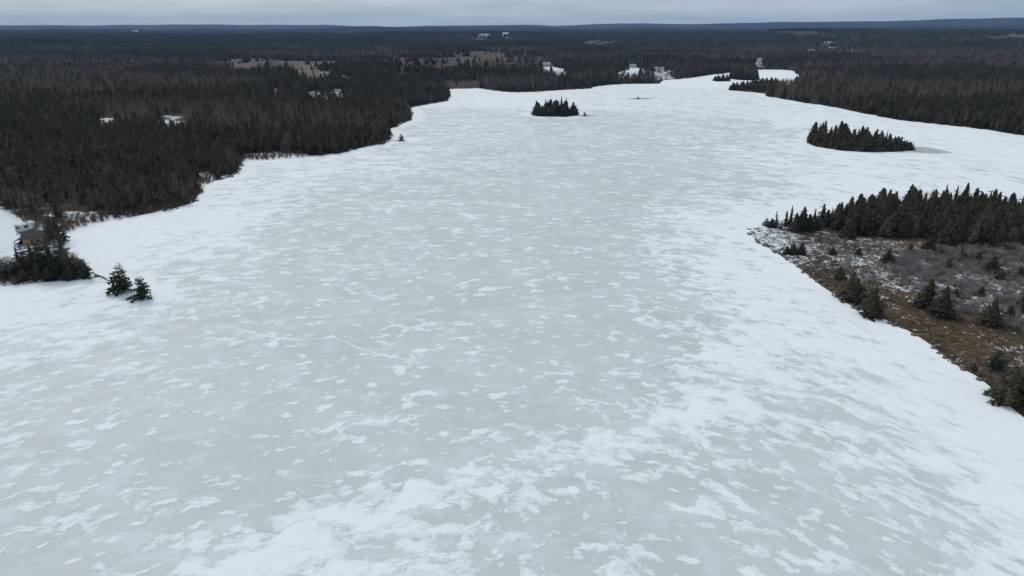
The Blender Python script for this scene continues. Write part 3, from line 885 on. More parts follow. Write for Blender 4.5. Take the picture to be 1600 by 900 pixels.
# left point by the cabin
lp = [((34, 428), 34, 2), ((45, 430), 40, 10), ((57, 431), 38, 5), ((72, 430), 50, 10), ((84, 431), 44, 5), ((97, 432), 46, 10), ((107, 431), 38, 1), ((118, 432), 30, 10), ((127, 432), 26, 10), ((139, 434), 24, 11),
      ((12, 438), 24, 10), ((26, 437), 30, 10), ((62, 437), 22, 7), ((90, 437), 24, 11), ((110, 437), 18, 8), ((4, 436), 18, 11), ((38, 440), 16, 8), ((76, 438), 16, 8), ((102, 416), 34, 5), ((66, 418), 36, 10), ((52, 416), 28, 4),
      ((87, 386), 42, 5), ((94, 383), 38, 5), ((97, 392), 30, 6), ((81, 378), 30, 4), ((101, 376), 20, 11)]
for p, hp, var in lp:
    q = at(*p); plant(near_spruce, q[0], q[1], px_h(*p, hp) * 1.02, var, 'cabin', 0.8 if var >= 10 else 0.95)
for p, hp, var, k in [((195, 455), 40, 10, 'isA'), ((226, 465), 31, 11, 'isB'), ((628, 220), 12, 11, 'lone')]:
    q = at(*p); plant(near_spruce, q[0], q[1], px_h(*p, hp), var, 'single:' + k)
SLAB['isA'] = "tall open-branched pine on the tiny snow-covered islet off the cabin point"
SLAB['isB'] = "short bushy pine on the tiny snow-covered islet off the cabin point"
SLAB['lone'] = "lone small tree standing out on the ice off the wooded shore"
# islands
P = jitter_grid(100, 260, 330, 440, 5.6)
k = poly_sd(P, isl_long)
for (x, y), d in zip(P, k):
    if d < -0.8 and x < at(1424, 234)[0]: plant(near_spruce, x, y, random.uniform(6.5, 10.2) * (0.72 if d > -2.5 else 1) * (1 - 0.45 * smooth(x, at(1385, 230)[0], at(1424, 234)[0])), random.choice([0, 1, 1, 4, 5, 5, 6, 3]), 'long', random.uniform(1.05, 1.35))
P = jitter_grid(-40, 120, 440, 560, 5.0)
k = poly_sd(P, isl_round)
for (x, y), d in zip(P, k):
    if d < -1.0: plant(near_spruce, x, y, random.uniform(8.2, 11.0) * (0.8 if d > -2.5 else 1), random.choice([1, 1, 3, 3, 5, 5, 0]), 'round', random.uniform(1.1, 1.4))
for p, hp, var in [((852, 179), 24, 6), ((861, 178), 23, 4), ((877, 178), 26, 2), ((884, 178), 25, 6), ((913, 181), 7, 11)]:
    q = at(*p); plant(near_spruce, q[0], q[1], px_h(*p, hp), var, 'round')

# the woods round the lake
def wood_points(r0, r1, s):
    lim = 0.86
    P = jitter_grid(-r1 * 0.75, r1 * 0.75, 20, r1, s)
    r = np.hypot(P[:, 0], P[:, 1])
    P = P[(r >= r0) & (r < r1) & (np.abs(P[:, 0]) < lim * P[:, 1] + 60)]
    sd_ = land_sd(P)
    k = sd_ > 1.2
    P, sd_ = P[k], sd_[k]
    k = (clear_mask(P) < 0) | (RNG.random(len(P)) < 0.035)
    P, sd_ = P[k], sd_[k]
    # keep the yard, the cabin point, the brushy point and the islands for their own planting
    for poly, g in ((OPEN[0], 0), (OPEN[1], 0), (OPEN[2], 0), (YARD, 1.5), (LPOINT, 1.0), (BRUSHY, 0), (isl_long, 3), (isl_round, 3), (isl_islet, 3), (isl_tree, 3), (isl_far, 3), (isl_far_small, 3)):
        k = poly_sd(P, np.asarray(poly)) > g
        P, sd_ = P[k], sd_[k]
    k = ~((P[:, 0] > 60) & (P[:, 0] < 330) & (P[:, 1] < 262))
    return P[k], sd_[k]

forest = []
for (r0, r1, s) in ((60, 520, 3.0), (520, 1000, 4.0), (1000, 2100, 6.4)):
    P, sd_ = wood_points(r0, r1, s)
    b_ = bareness(P)
    b_ = np.where(sd_ < 5, np.maximum(b_, 0.25), b_)
    u_ = RNG.random(len(P))
    isb = u_ < b_
    keep = RNG.random(len(P)) < np.where(fbm(P[:, 0] / 26, P[:, 1] / 26, 85, 2) < -0.52, 0.35, 1.0)
    wide = 1.0 if r1 <= 520 else (1.15 if r1 <= 1000 else 1.5)
    hh = np.where(isb, RNG.uniform(5.5, 9.5, len(P)), RNG.uniform(4.3, 9.8, len(P)) + 1.6 * fbm(P[:, 0] / 60, P[:, 1] / 60, 86, 2))
    hh *= np.where(sd_ < 4, 0.72, 1.0)
    vv = np.where(isb, RNG.integers(9, 13, len(P)), RNG.choice([0, 1, 1, 3, 3, 4, 5, 6, 2, 0], len(P)))
    for i in np.where(keep)[0]:
        forest.append((P[i, 0], P[i, 1], hh[i], vv[i], wide, sd_[i]))
forest = np.array(forest)

# the woods' trees that show largest become trees of their own, the rest is the mass behind them
dist = np.hypot(forest[:, 0], forest[:, 1])
vis = np.abs(forest[:, 0] / np.maximum(forest[:, 1], 1)) < 0.80
score = forest[:, 2] / dist * (1 + 1.2 * np.exp(-forest[:, 5] / 8.0)) * vis
is_b = forest[:, 3] >= 9
n_sp = max(40, 320 - len(near_spruce))
pick_s = np.argsort(-np.where(is_b, 0, score))[:n_sp]
pick_b = np.argsort(-np.where(is_b, score, 0))[:110]
for i in pick_s:
    x, y, h, v_, w, s_ = forest[i]; plant(near_spruce, x, y, h, int(v_), 'left' if x < 60 else 'right')
for i in pick_b:
    x, y, h, v_, w, s_ = forest[i]; plant(near_bare, x, y, h, int(v_) - 9, 'left' if x < 60 else 'right')
rest = np.ones(len(forest), bool); rest[pick_s] = False; rest[pick_b] = False
FR = forest[rest]
FP = FR[:, :2]; fz = height(FP[:, 0], FP[:, 1], land_sd(FP))
n = len(FR)
size = np.column_stack([FR[:, 2] * FR[:, 4] * RNG.uniform(.85, 1.2, n), FR[:, 2] * FR[:, 4] * RNG.uniform(.85, 1.2, n), FR[:, 2]])
rot = np.column_stack([RNG.normal(0, .03, n), RNG.normal(0, .03, n), RNG.uniform(0, 6.28, n)])
leftm = FP[:, 0] < 0.30 * FP[:, 1]
for msk, nm, lb in ((leftm, "forest", "dark mixed forest of spruce and bare trees along the cabin side of the lake"), (~leftm, "forest", "dark mixed forest of spruce and bare trees on the shore beyond the long island")):
    scatter(nm, PROTO, np.column_stack([FP, fz - .1])[msk], FR[msk, 3], rot[msk], size[msk], lb, "forest")
print("near spruces", len(near_spruce), "bare", len(near_bare), "mass", n)

# young growth that closes the gaps in the point's stand and on the islands
yg = []
for poly, st, h0, h1 in ((STAND, 3.0, 3.2, 6.8), (isl_long, 3.1, 2.2, 5.2), (isl_round, 3.0, 4.0, 7.5), (isl_far, 3.6, 9, 14.5), (isl_far_small, 3.6, 5, 8.5)):
    lo_, hi_ = poly.min(0), poly.max(0)
    P = jitter_grid(lo_[0], hi_[0], lo_[1], hi_[1], st)
    for x, y in P[poly_sd(P, poly) < -0.6]: yg.append((x, y, random.uniform(h0, h1), random.choice([0, 1, 3, 3, 7, 8, 10, 11, 12])))
yg = np.array(yg); n = len(yg)
scatter("young_growth", PROTO, np.column_stack([yg[:, :2], height(yg[:, 0], yg[:, 1], land_sd(yg[:, :2])) - .1]), yg[:, 3], np.column_stack([np.zeros(n), np.zeros(n), RNG.uniform(0, 6.28, n)]),
        np.column_stack([yg[:, 2], yg[:, 2], yg[:, 2]]), "dark close growth filling the spruce stands of the point and islands", "young growth")

# far woods as stands
parts = []
for r0, r1, s in ((2050, 4200, 21.0), (4200, 8200, 34.0)):
    P = jitter_grid(-r1 * 0.75, r1 * 0.75, 900, r1, s)
    r = np.hypot(P[:, 0], P[:, 1])
    P = P[(r >= r0) & (r < r1) & (np.abs(P[:, 0]) < 0.84 * P[:, 1])]
    P = P[(clear_mask(P) < 0) | (RNG.random(len(P)) < 0.035)]
    parts.append((P, np.full(len(P), 1.0 if s < 25 else 1.45)))
FP = np.concatenate([p for p, _ in parts]); fs = np.concatenate([q for _, q in parts])
fz = height(FP[:, 0], FP[:, 1], np.full(len(FP), 400.0))
bb = bareness(FP) + RNG.normal(0, .15, len(FP))
pk = np.clip((bb * 6).astype(int), 0, 5)
n = len(FP)
size = np.column_stack([fs, fs, RNG.uniform(.8, 1.12, n)])
rot = np.column_stack([np.zeros(n), np.zeros(n), RNG.uniform(0, 6.28, n)])
scatter("distant_woods", STANDS, np.column_stack([FP, fz - .3]), pk, rot, size, "distant dark woods rolling away to the horizon hills", "woods")
print("far stands", n)

# ------------------------------------------------------------------ the trees that stand apart
WHERE = {'tip': ("dark spruce in the ragged row at the rocky tip of the brushy point", "spruces at the rocky tip of the brushy point"),
    'stand': ("dark spruce in the dense stand across the back of the brushy point", "spruces of the dense stand on the brushy point"),
    'cabin': ("ragged evergreen crowding the small point around the tan cabin", "evergreens on the cabin point"),
    'long': ("dark spruce on the long island with grey slush at its end", "spruces on the long island"),
    'round': ("dark spruce on the small rounded island out in the middle of the lake", "spruces on the rounded island"),
    'left': ("dark spruce at the edge of the forest on the cabin side shore", "forest edge spruces on the cabin side"),
    'right': ("dark spruce at the edge of the forest beyond the long island", "forest edge spruces beyond the long island")}
WHEREB = {'stand': ("bare brownish tree mixed into the dense spruce stand on the brushy point", "bare trees in the brushy point's stand"), 'left': ("bare grey tree at the edge of the forest on the cabin side shore", "bare trees on the cabin side"),
    'right': ("bare grey tree at the edge of the forest beyond the long island", "bare trees beyond the long island")}
def stand_trees(lst, meshes, name):
    XY = np.array([[t[0], t[1]] for t in lst])
    zz = height(XY[:, 0], XY[:, 1], land_sd(XY))
    for t, z in zip(lst, zz):
        x, y, h, var, where, wide, rz = t
        w = h * wide
        pine = where.startswith('single') and var in (10, 11)
        nm = "pine_tree" if pine else name
        o = empty(nm, (x, y, max(z, 0.0) - 0.02), rz, (w, w, h))
        link("trunk", meshes[var][0], o); link("crown", meshes[var][1], o)
        if where.startswith('single:'):
            key = where[7:]
            tag(o, SLAB[key], "tree", {'b': "young spruces scattered in the grey brush", 'c': "pair of spruces at the brush edge", 'shore': "spruce clump on the point's shore"}.get(key))
        else:
            lab, grp = (WHEREB if name == "bare_tree" else WHERE)[where]
            tall = "tall" if h > 9.3 else ("short" if h < 7.4 else "mid-height")
            if name == "bare_tree": lab = tall + " " + lab
            else:
                form = "ragged open-crowned" if var in (4, 5, 6, 9) else ("bushy" if var >= 7 else "full-crowned")
                lab = tall + " " + form + " " + lab.replace("dark spruce", "spruce").replace("ragged evergreen", "evergreen")
                if where == 'stand' and poly_sd(np.array([[x, y]]), STAND)[0] > -4.5:
                    lab = lab.replace("in the dense stand across the back of", "at the front of the dense stand on" if y < 212 else "at the ice-side back of the dense stand on")
            tag(o, lab, "tree", grp)
# bare trees in the cabin yard's edge and before the forest on the cabin shore
for (px, py, hp) in [(108, 362, 16), (114, 360, 20), (120, 358, 18), (128, 356, 20), (136, 354, 18), (145, 352, 20), (155, 350, 16), (96, 358, 18), (318, 286, 12), (324, 284, 14), (330, 282, 12), (28, 345, 14), (40, 349, 14), (52, 350, 16), (64, 352, 16), (76, 352, 14)]:
    q = on_land(px, py); plant(near_bare, q[0], q[1], px_h(px, py, hp), random.randrange(4), 'left')
lo_, hi_ = STAND.min(0), STAND.max(0)
P = jitter_grid(lo_[0], hi_[0], lo_[1], hi_[1], 9.0)
for x, y in P[poly_sd(P, STAND) < -1]: plant(near_bare, x, y, random.uniform(6.5, 9.5), random.randrange(4), 'stand')
stand_trees(near_spruce, TREES, "spruce_tree")
stand_trees(near_bare, BARES, "bare_tree")

# ------------------------------------------------------------------ brush and dead grass
def in_poly_points(poly, s, ragged=0.0):
    lo, hi = poly.min(0) - ragged, poly.max(0) + ragged
    P = jitter_grid(lo[0], hi[0], lo[1], hi[1], s)
    J = np.stack([fbm(P[:, 0] / 6, P[:, 1] / 6, 141, 3), fbm(P[:, 0] / 6, P[:, 1] / 6, 151, 3)], 1) * ragged
    return P[poly_sd(P + J, poly) < 0]
def cover_scatter(name, coll, P, hmin, hmax, label, cat, nk=4, wide=1.0):
    sd_ = land_sd(P); P = P[sd_ > 0.5]; sd_ = sd_[sd_ > 0.5]
    z = height(P[:, 0], P[:, 1], sd_); n = len(P)
    h = RNG.uniform(hmin, hmax, n)
    scatter(name, coll, np.column_stack([P, z]), RNG.integers(0, nk, n), np.column_stack([np.zeros(n), np.zeros(n), RNG.uniform(0, 6.28, n)]), np.column_stack([h * wide, h * wide, h]), label, cat)
BAREA = np.array(walk([(1395, 402), (1440, 398), (1500, 398), (1700, 402), (1760, 520), (1640, 540), (1580, 512), (1500, 490), (1470, 478), (1420, 452), (1380, 430), (1365, 412)]))
P = in_poly_points(BAREA, 0.72, 5.0)
P = P[RNG.random(len(P)) < 0.12 + 0.85 * smooth(fbm(P[:, 0] / 5, P[:, 1] / 5, 95, 3), -.22, .32)]
P2 = in_poly_points(np.array(walk([(1200, 364), (1260, 372), (1400, 392), (1400, 440), (1360, 450), (1310, 425), (1250, 400)])), 1.9)
P2 = P2[fbm(P2[:, 0] / 6, P2[:, 1] / 6, 96, 2) > -0.05]
cover_scatter("brush_thicket", BRUSH, np.concatenate([P, P2]), 0.7, 1.7, "pale grey leafless brush thicket over snow on the point", "brush")
GAREA = np.array(walk([(1205, 392), (1250, 376), (1300, 374), (1390, 392), (1440, 400), (1400, 440), (1440, 468), (1500, 495), (1600, 515), (1700, 540), (1700, 730), (1600, 650), (1540, 598), (1420, 518), (1376, 492), (1300, 453)]))
P = in_poly_points(GAREA, 0.85)
val = interp(P, pen_notes, 2)
P = P[RNG.random(len(P)) < np.clip(1.15 - val[:, 3] * 1.5, 0.08, 1)]
cover_scatter("dead_grass", TUFTS, P, 0.30, 0.85, "flattened brown dead grass between boulder shore and grey brush", "grass", wide=1.3)
# undergrowth on the cabin point and along the forest's shore
P = in_poly_points(LPOINT, 1.25)
P = P[RNG.random(len(P)) < 0.6]
sh = in_poly_points(np.array(walk([(100, 345), (330, 268), (400, 240), (620, 190), (600, 226), (388, 254), (330, 286), (290, 328), (110, 362)])), 1.8)
sh = sh[(land_sd(sh) < 7)]
op = np.concatenate([in_poly_points(q_, 2.6) for q_ in OPEN] + [in_poly_points(np.array(walk([(46, 356), (104, 358), (106, 388), (80, 392), (72, 366), (46, 366)])), 2.4)])
yb = in_poly_points(np.array(walk([(20, 338), (60, 344), (110, 350), (108, 362), (80, 362), (40, 355)])), 1.5)
M['brown_brush'] = plain("brown_brush", (0.10, 0.078, 0.064), 0.9, 0.35, 2, rand=0.5)
BBR = bpy.data.collections.new("brown_brush_kinds")
for s in range(3): proto(BBR, "brown_brush_%02d" % s, mesh_from("brown_brush", *make_brush(160 + s, 34), [M['brown_brush']]))
cover_scatter("undergrowth", BBR, np.concatenate([P, sh, yb, op, in_poly_points(isl_long, 1.7), in_poly_points(isl_round, 1.7), in_poly_points(STAND, 2.4)]), 0.9, 2.3, "brown leafless undergrowth below the trees on the points and islands", "brush", nk=3)

# ------------------------------------------------------------------ boulders
ROCKS = []
for s in range(5):
    bm = bmesh.new(); bmesh.ops.create_icosphere(bm, subdivisions=2, radius=1.0)
    rnd = random.Random(500 + s); off = [Vector((rnd.uniform(-1, 1), rnd.uniform(-1, 1), rnd.uniform(-1, 1))).normalized() for _ in range(9)]
    for v in bm.verts:
        k = 1.0
        for d in off:
            q = v.co.dot(d); k = min(k, 0.72 / q if q > 0.72 else k)
        v.co *= k * rnd.uniform(.95, 1.05); v.co.z *= 0.72
    me = bpy.data.meshes.new("boulder"); bm.to_mesh(me); bm.free(); me.materials.append(M['rock']); ROCKS.append(me)
def boulder(x, y, r, label, group):
    z = max(hz(x, y), 0.0)
    o = link("boulder", random.choice(ROCKS), None, (x, y, z + r * 0.18))
    o.scale = (r * random.uniform(.8, 1.4), r * random.uniform(.8, 1.2), r * random.uniform(.7, 1.0)); o.rotation_euler = (0, 0, random.uniform(0, 6.28))
    tag(o, label, "boulder", group)
LB = LAKE[(LAKE[:, 0] > 60) & (LAKE[:, 0] < 140) & (LAKE[:, 1] > 75) & (LAKE[:, 1] < 216)]
for p in LB:
    if p[1] > 190 and p[0] > 95: continue
    for k in range(7):
        q = p + RNG.normal(0, 1.3, 2)
        s_ = land_sd(q[None])[0]
        if -0.5 < s_ < 1.6: boulder(q[0], q[1], random.uniform(.22, .62), "grey boulder lining the icy shore of the brushy point", "boulders along the brushy point")
for px, py, r in [(1170, 366, .75), (1174, 363, .5), (1168, 358, .35), (1172, 358.5, .4), (1178, 357.5, .4), (1182, 358, .45), (1177, 361, .3), (1183, 377.5, .6), (1194, 383, .6), (1199, 383.5, .5)]:
    q = at(px, py); boulder(q[0], q[1], r, "dark boulder poking through the ice off the point's rocky tip", "boulders off the rocky tip")
LC = LAKE[(LAKE[:, 0] < -60) & (LAKE[:, 1] > 145) & (LAKE[:, 1] < 330)]
for p in LC:
    q = p + RNG.normal(0, .8, 2); s_ = land_sd(q[None])[0]
    if -0.6 < s_ < 1.5 and random.random() < .8: boulder(q[0], q[1], random.uniform(.3, .75), "low dark boulder at the ice edge on the cabin side shore", "boulders on the cabin side shore")

# the islet's dark pole and the snag on the wet ice
def pole_mesh(pts, rads, material, n=7):
    V, F = [], []
    P = [Vector(p) for p in pts]
    for i, (p, r) in enumerate(zip(P, rads)):
        d = (P[min(i + 1, len(P) - 1)] - P[max(i - 1, 0)]).normalized()
        a = d.cross(Vector((0, 0, 1)) if abs(d.z) < .9 else Vector((1, 0, 0))).normalized(); b_ = d.cross(a)
        for k in range(n):
            t = 6.283 * k / n; V.append(tuple(p + a * r * math.cos(t) + b_ * r * math.sin(t)))
    for i in range(len(P) - 1):
        for k in range(n): F.append((i * n + k, i * n + (k + 1) % n, (i + 1) * n + (k + 1) % n, (i + 1) * n + k))
    F.append(tuple(range(n - 1, -1, -1))); F.append(tuple(range((len(P) - 1) * n, len(P) * n)))
    return mesh_from("pole", V, F, [material])
a, b_ = at(148, 431), at(178, 441)
q1, q2 = a + (b_ - a) * .4 + np.array([0, .4]), a + (b_ - a) * .7 + np.array([0, -.2])
tag(link("fallen_log", pole_mesh([(a[0], a[1], .45), (q1[0], q1[1], .2), (q2[0], q2[1], .14), (b_[0], b_[1], .12)], [.20, .16, .13, .07], M['bark'])), "thin dark fallen log lying on snow between cabin point and islet", "log")
for i, (p0, p1) in enumerate([((168, 451), (186, 450)), ((176, 455), (198, 453.5)), ((177, 458), (192, 458.5))]):
    a, b_ = at(*p0), at(*p1)
    o = link("driftwood", pole_mesh([(a[0], a[1], .10), ((a[0] + b_[0]) / 2, (a[1] + b_[1]) / 2 + .2, .16), (b_[0], b_[1], .14)], [.06, .12, .08], M['bark']))
    tag(o, "grey driftwood pole half buried in snow below the islet's tall pine", "driftwood", "driftwood by the islet")
q = at(997, 154.0)
o = empty("dead_snag", (q[0], q[1], 0))
link("trunk", pole_mesh([(0, 0, -.1), (.05, 0, 1.2), (.0, .1, 2.4)], [.55, .42, .30], M['bark']), o)
link("root_mound", pole_mesh([(-1.6, 0, .05), (0, 0, .25), (1.5, .1, .05)], [.25, .6, .25], M['bark']), o)
tag(o, "dark broken stump standing in a strip of dark wet ice", "stump")
q = at(993.5, 154.0)
tag(link("thin_stake", pole_mesh([(q[0], q[1], -.1), (q[0], q[1], 2.2)], [.13, .10], M['bark'])), "thin dark stake beside the broken stump on wet ice", "stake")

# ------------------------------------------------------------------ buildings
M['shingle'] = plain("dark_shingle", (0.058, 0.054, 0.050), 0.9, 0.3, 3)
M['tanwood'] = plain("tan_board", (0.30, 0.195, 0.120), 0.8, 0.45, 1.3)
M['darkwood'] = plain("dark_board", (0.065, 0.052, 0.042), 0.85, 0.3, 3)
M['white'] = plain("white_siding", (0.72, 0.72, 0.72), 0.7, 0.06, 2)
M['greyw'] = plain("grey_siding", (0.34, 0.32, 0.33), 0.75, 0.12, 2)
M['glass'] = plain("dark_glass", (0.03, 0.034, 0.04), 0.12, 0.2, 2, 0.5)
M['metal'] = plain("dull_metal", (0.30, 0.31, 0.32), 0.45, 0.15, 3)
M['camper'] = plain("camper_skin", (0.50, 0.50, 0.51), 0.5, 0.10, 2)
M['rubber'] = plain("black_rubber", (0.02, 0.02, 0.02), 0.7, 0.2, 4)
M['tarp'] = plain("dark_tarp", (0.030, 0.034, 0.042), 0.5, 0.3, 4)
M['poleg'] = plain("weathered_pole", (0.30, 0.28, 0.27), 0.9, 0.2, 3)

def box_mesh(name, x0, x1, y0, y1, z0, z1, material, bevel=0.0):
    bm = bmesh.new()
    bmesh.ops.create_cube(bm, size=1.0)
    for v in bm.verts:
        v.co = Vector(((x0 + x1) / 2 + v.co.x * (x1 - x0), (y0 + y1) / 2 + v.co.y * (y1 - y0), (z0 + z1) / 2 + v.co.z * (z1 - z0)))
    if bevel: bmesh.ops.bevel(bm, geom=bm.edges[:], offset=bevel, segments=2, affect='EDGES', profile=.5)
    me = bpy.data.meshes.new(name); bm.to_mesh(me); bm.free(); me.materials.append(material)
    return me

def slab(name, quad, th, material):
    """a roof plane with thickness"""
    q = [Vector(p) for p in quad]; n = (q[1] - q[0]).cross(q[2] - q[0]).normalized()
    if n.z < 0: n = -n
    V = [tuple(p) for p in q] + [tuple(p + n * th) for p in q]
    return mesh_from(name, V, [(3, 2, 1, 0), (4, 5, 6, 7), (0, 1, 5, 4), (1, 2, 6, 5), (2, 3, 7, 6), (3, 0, 4, 7)], [material])

def gable_walls(name, w, d, h, rise, material):
    x, y = w / 2, d / 2
    V = [(-x, -y, -.6), (x, -y, -.6), (x, y, -.6), (-x, y, -.6), (-x, -y, h), (x, -y, h), (x, y, h), (-x, y, h), (-x, 0, h + rise), (x, 0, h + rise)]
    F = [(0, 1, 5, 4), (2, 3, 7, 6), (1, 2, 6, 9, 5), (3, 0, 4, 8, 7), (0, 3, 2, 1)]
    return mesh_from(name, V, F, [material])

def house(name, loc, rz, w, d, h, rise, wallm, roofm, label, group=None, chimney=True, nwin=3, snow_roof=False):
    o = empty(name, (loc[0], loc[1], hz(loc[0], loc[1])), rz)
    link("wall", gable_walls("wall", w, d, h, rise, wallm), o)
    e = .35; sl = rise / (d / 2)
    roof = link("roof", slab("roof", [(-w / 2 - e, -d / 2 - e, h - e * sl + .02), (w / 2 + e, -d / 2 - e, h - e * sl + .02), (w / 2 + e, 0, h + rise + .02), (-w / 2 - e, 0, h + rise + .02)], .14, roofm), o)
    link("roof", slab("roof", [(-w / 2 - e, d / 2 + e, h - e * sl + .02), (w / 2 + e, d / 2 + e, h - e * sl + .02), (w / 2 + e, 0, h + rise + .02), (-w / 2 - e, 0, h + rise + .02)], .14, roofm), o)
    if chimney: link("chimney", box_mesh("chimney", w * .2, w * .2 + .6, -.3 + d * .1, .3 + d * .1, h + rise * .5, h + rise + .8, M['rock']), roof)
    for i in range(nwin):
        cx = -w / 2 + w * (i + .5) / nwin
        if i == nwin // 2 and nwin > 1:
            dr = link("door", box_mesh("door", cx - .45, cx + .45, -d / 2 - .06, -d / 2 + .02, 0.0, 2.0, M['darkwood']), o)
            link("handle", box_mesh("handle", cx + .28, cx + .36, -d / 2 - .12, -d / 2 - .06, .95, 1.05, M['metal']), dr)
        else:
            wf = link("window", box_mesh("window", cx - .55, cx + .55, -d / 2 - .05, -d / 2 + .02, h * .42, h * .86, M['white'] if wallm is not M['white'] else M['greyw']), o)
            link("pane", box_mesh("pane", cx - .46, cx + .46, -d / 2 - .07, -d / 2 - .03, h * .46, h * .82, M['glass']), wf)
    return tag(o, label, "house", group)

# the cabin on the point, half hidden by its evergreens
q = on_land(58, 380.5)
cab = empty("cabin", (q[0], q[1], hz(*q)), R(16))
W_, D_, H_, RI = 5.4, 4.6, 2.5, 1.25
link("wall", gable_walls("wall", W_, D_, H_, RI, M['darkwood']), cab)
nb = 18
for i in range(nb):       # upright boards of the tan front
    x0 = -W_ / 2 + W_ * i / nb
    link("board", box_mesh("board", x0 + .012, x0 + W_ / nb - .012, -D_ / 2 - .04, -D_ / 2 + .01, -.25, H_ - .05 + .012 * (i % 3), M['tanwood']), cab)
for k in range(6):
    y0 = -D_ / 2 + D_ * k / 6
    link("board", box_mesh("board", W_ / 2 - .01, W_ / 2 + .04, y0 + .012, y0 + D_ / 6 - .012, -.25, H_ - .02 + .01 * (k % 2), M['tanwood']), cab)
e = .40; sl = RI / (D_ / 2)
rf = link("roof", slab("roof", [(-W_ / 2 - e, -D_ / 2 - e, H_ - e * sl + .03), (W_ / 2 + e, -D_ / 2 - e, H_ - e * sl + .03), (W_ / 2 + e, 0, H_ + RI + .03), (-W_ / 2 - e, 0, H_ + RI + .03)], .12, M['shingle']), cab)
link("roof", slab("roof", [(-W_ / 2 - e, D_ / 2 + e, H_ - e * sl + .03), (W_ / 2 + e, D_ / 2 + e, H_ - e * sl + .03), (W_ / 2 + e, 0, H_ + RI + .03), (-W_ / 2 - e, 0, H_ + RI + .03)], .12, M['shingle']), cab)
link("stove_pipe", pole_mesh([(-1.2, .7, H_ + .7), (-1.2, .7, H_ + 2.0)], [.09, .09], M['metal']), rf)
wf = link("window", box_mesh("window", .7, 1.7, -D_ / 2 - .075, -D_ / 2 - .035, .95, 1.85, M['darkwood']), cab)
link("pane", box_mesh("pane", .78, 1.62, -D_ / 2 - .09, -D_ / 2 - .07, 1.03, 1.77, M['glass']), wf)
dr = link("door", box_mesh("door", -.75, .1, -D_ / 2 - .08, -D_ / 2 - .035, -.2, 1.85, M['darkwood']), cab)
link("handle", box_mesh("handle", -.05, .03, -D_ / 2 - .13, -D_ / 2 - .08, .8, .9, M['metal']), dr)
link("lean_to_roof", slab("lean_to_roof", [(-W_ / 2 - 2.3, -D_ / 2 - .5, 1.45), (-W_ / 2 - .02, -D_ / 2 - .5, 2.35), (-W_ / 2 - .02, D_ / 2 - .4, 2.35), (-W_ / 2 - 2.3, D_ / 2 - .4, 1.45)], .10, M['shingle']), cab)
link("lean_to_wall", box_mesh("lean_to_wall", -W_ / 2 - 2.0, -W_ / 2 - .05, D_ / 2 - .75, D_ / 2 - .6, -.5, 1.5, M['darkwood']), cab)
for yk in (-D_ / 2 - .2, D_ / 2 - .85):
    link("post", box_mesh("post", -W_ / 2 - 2.15, -W_ / 2 - 2.02, yk, yk + .13, -.5, 1.45, M['darkwood']), cab)
link("deck", box_mesh("deck", -W_ / 2 - 2.1, W_ / 2, -D_ / 2 - 2.2, -D_ / 2 - .06, -.45, -.2, M['darkwood']), cab)
tag(cab, "small tan board cabin with dark roof half hidden by evergreens on snow", "cabin")

# travel trailer
q = on_land(31, 366)
tr = empty("travel_trailer", (q[0], q[1], hz(*q)), R(-14))
bd = link("body", box_mesh("body", -1.25, 1.25, -.2, 5.0, .55, 2.75, M['camper'], .16), tr)
link("roof_vent", box_mesh("roof_vent", -.3, .3, 1.2, 1.8, 2.74, 2.92, M['white'], .03), bd)
link("air_conditioner", box_mesh("air_conditioner", -.45, .45, 2.6, 3.6, 2.74, 3.0, M['greyw'], .06), bd)
wf = link("window", box_mesh("window", -.55, .75, -.25, -.18, 1.45, 2.15, M['rubber'], .02), tr)
link("pane", box_mesh("pane", -.48, .68, -.27, -.24, 1.51, 2.09, M['glass']), wf)
link("window", box_mesh("window", 1.23, 1.28, 1.0, 2.2, 1.5, 2.2, M['glass'], .01), tr)
dr = link("door", box_mesh("door", 1.23, 1.29, 2.8, 3.5, .7, 2.5, M['white'], .01), tr)
link("handle", box_mesh("handle", 1.29, 1.33, 2.86, 2.92, 1.5, 1.66, M['metal']), dr)
link("chassis", box_mesh("chassis", -1.05, 1.05, -.1, 4.9, .30, .56, M['rubber']), tr)
link("stripe", box_mesh("stripe", -1.262, -1.245, .1, 4.7, 1.15, 1.35, M['tarp']), bd)
for sx in (-1, 1):
    for yk in (1.9, 2.75):
        me = pole_mesh([(sx * 1.06, yk, .34), (sx * 1.27, yk, .34)], [.34, .34], M['rubber'], 16)
        wh = link("wheel", me, tr)
        link("rim", pole_mesh([(sx * 1.25, yk, .34), (sx * 1.285, yk, .34)], [.2, .18], M['metal'], 12), wh)
    link("tail_light", box_mesh("tail_light", sx * 1.0 - .1, sx * 1.0 + .1, -.24, -.19, .8, .95, plain("red_lens", (.25, .02, .02), .3)), tr)
link("hitch", pole_mesh([(0, 4.9, .5), (0, 6.1, .5)], [.08, .06], M['metal']), tr)
tag(tr, "boxy pale grey travel trailer parked on snow behind the tan cabin", "trailer")

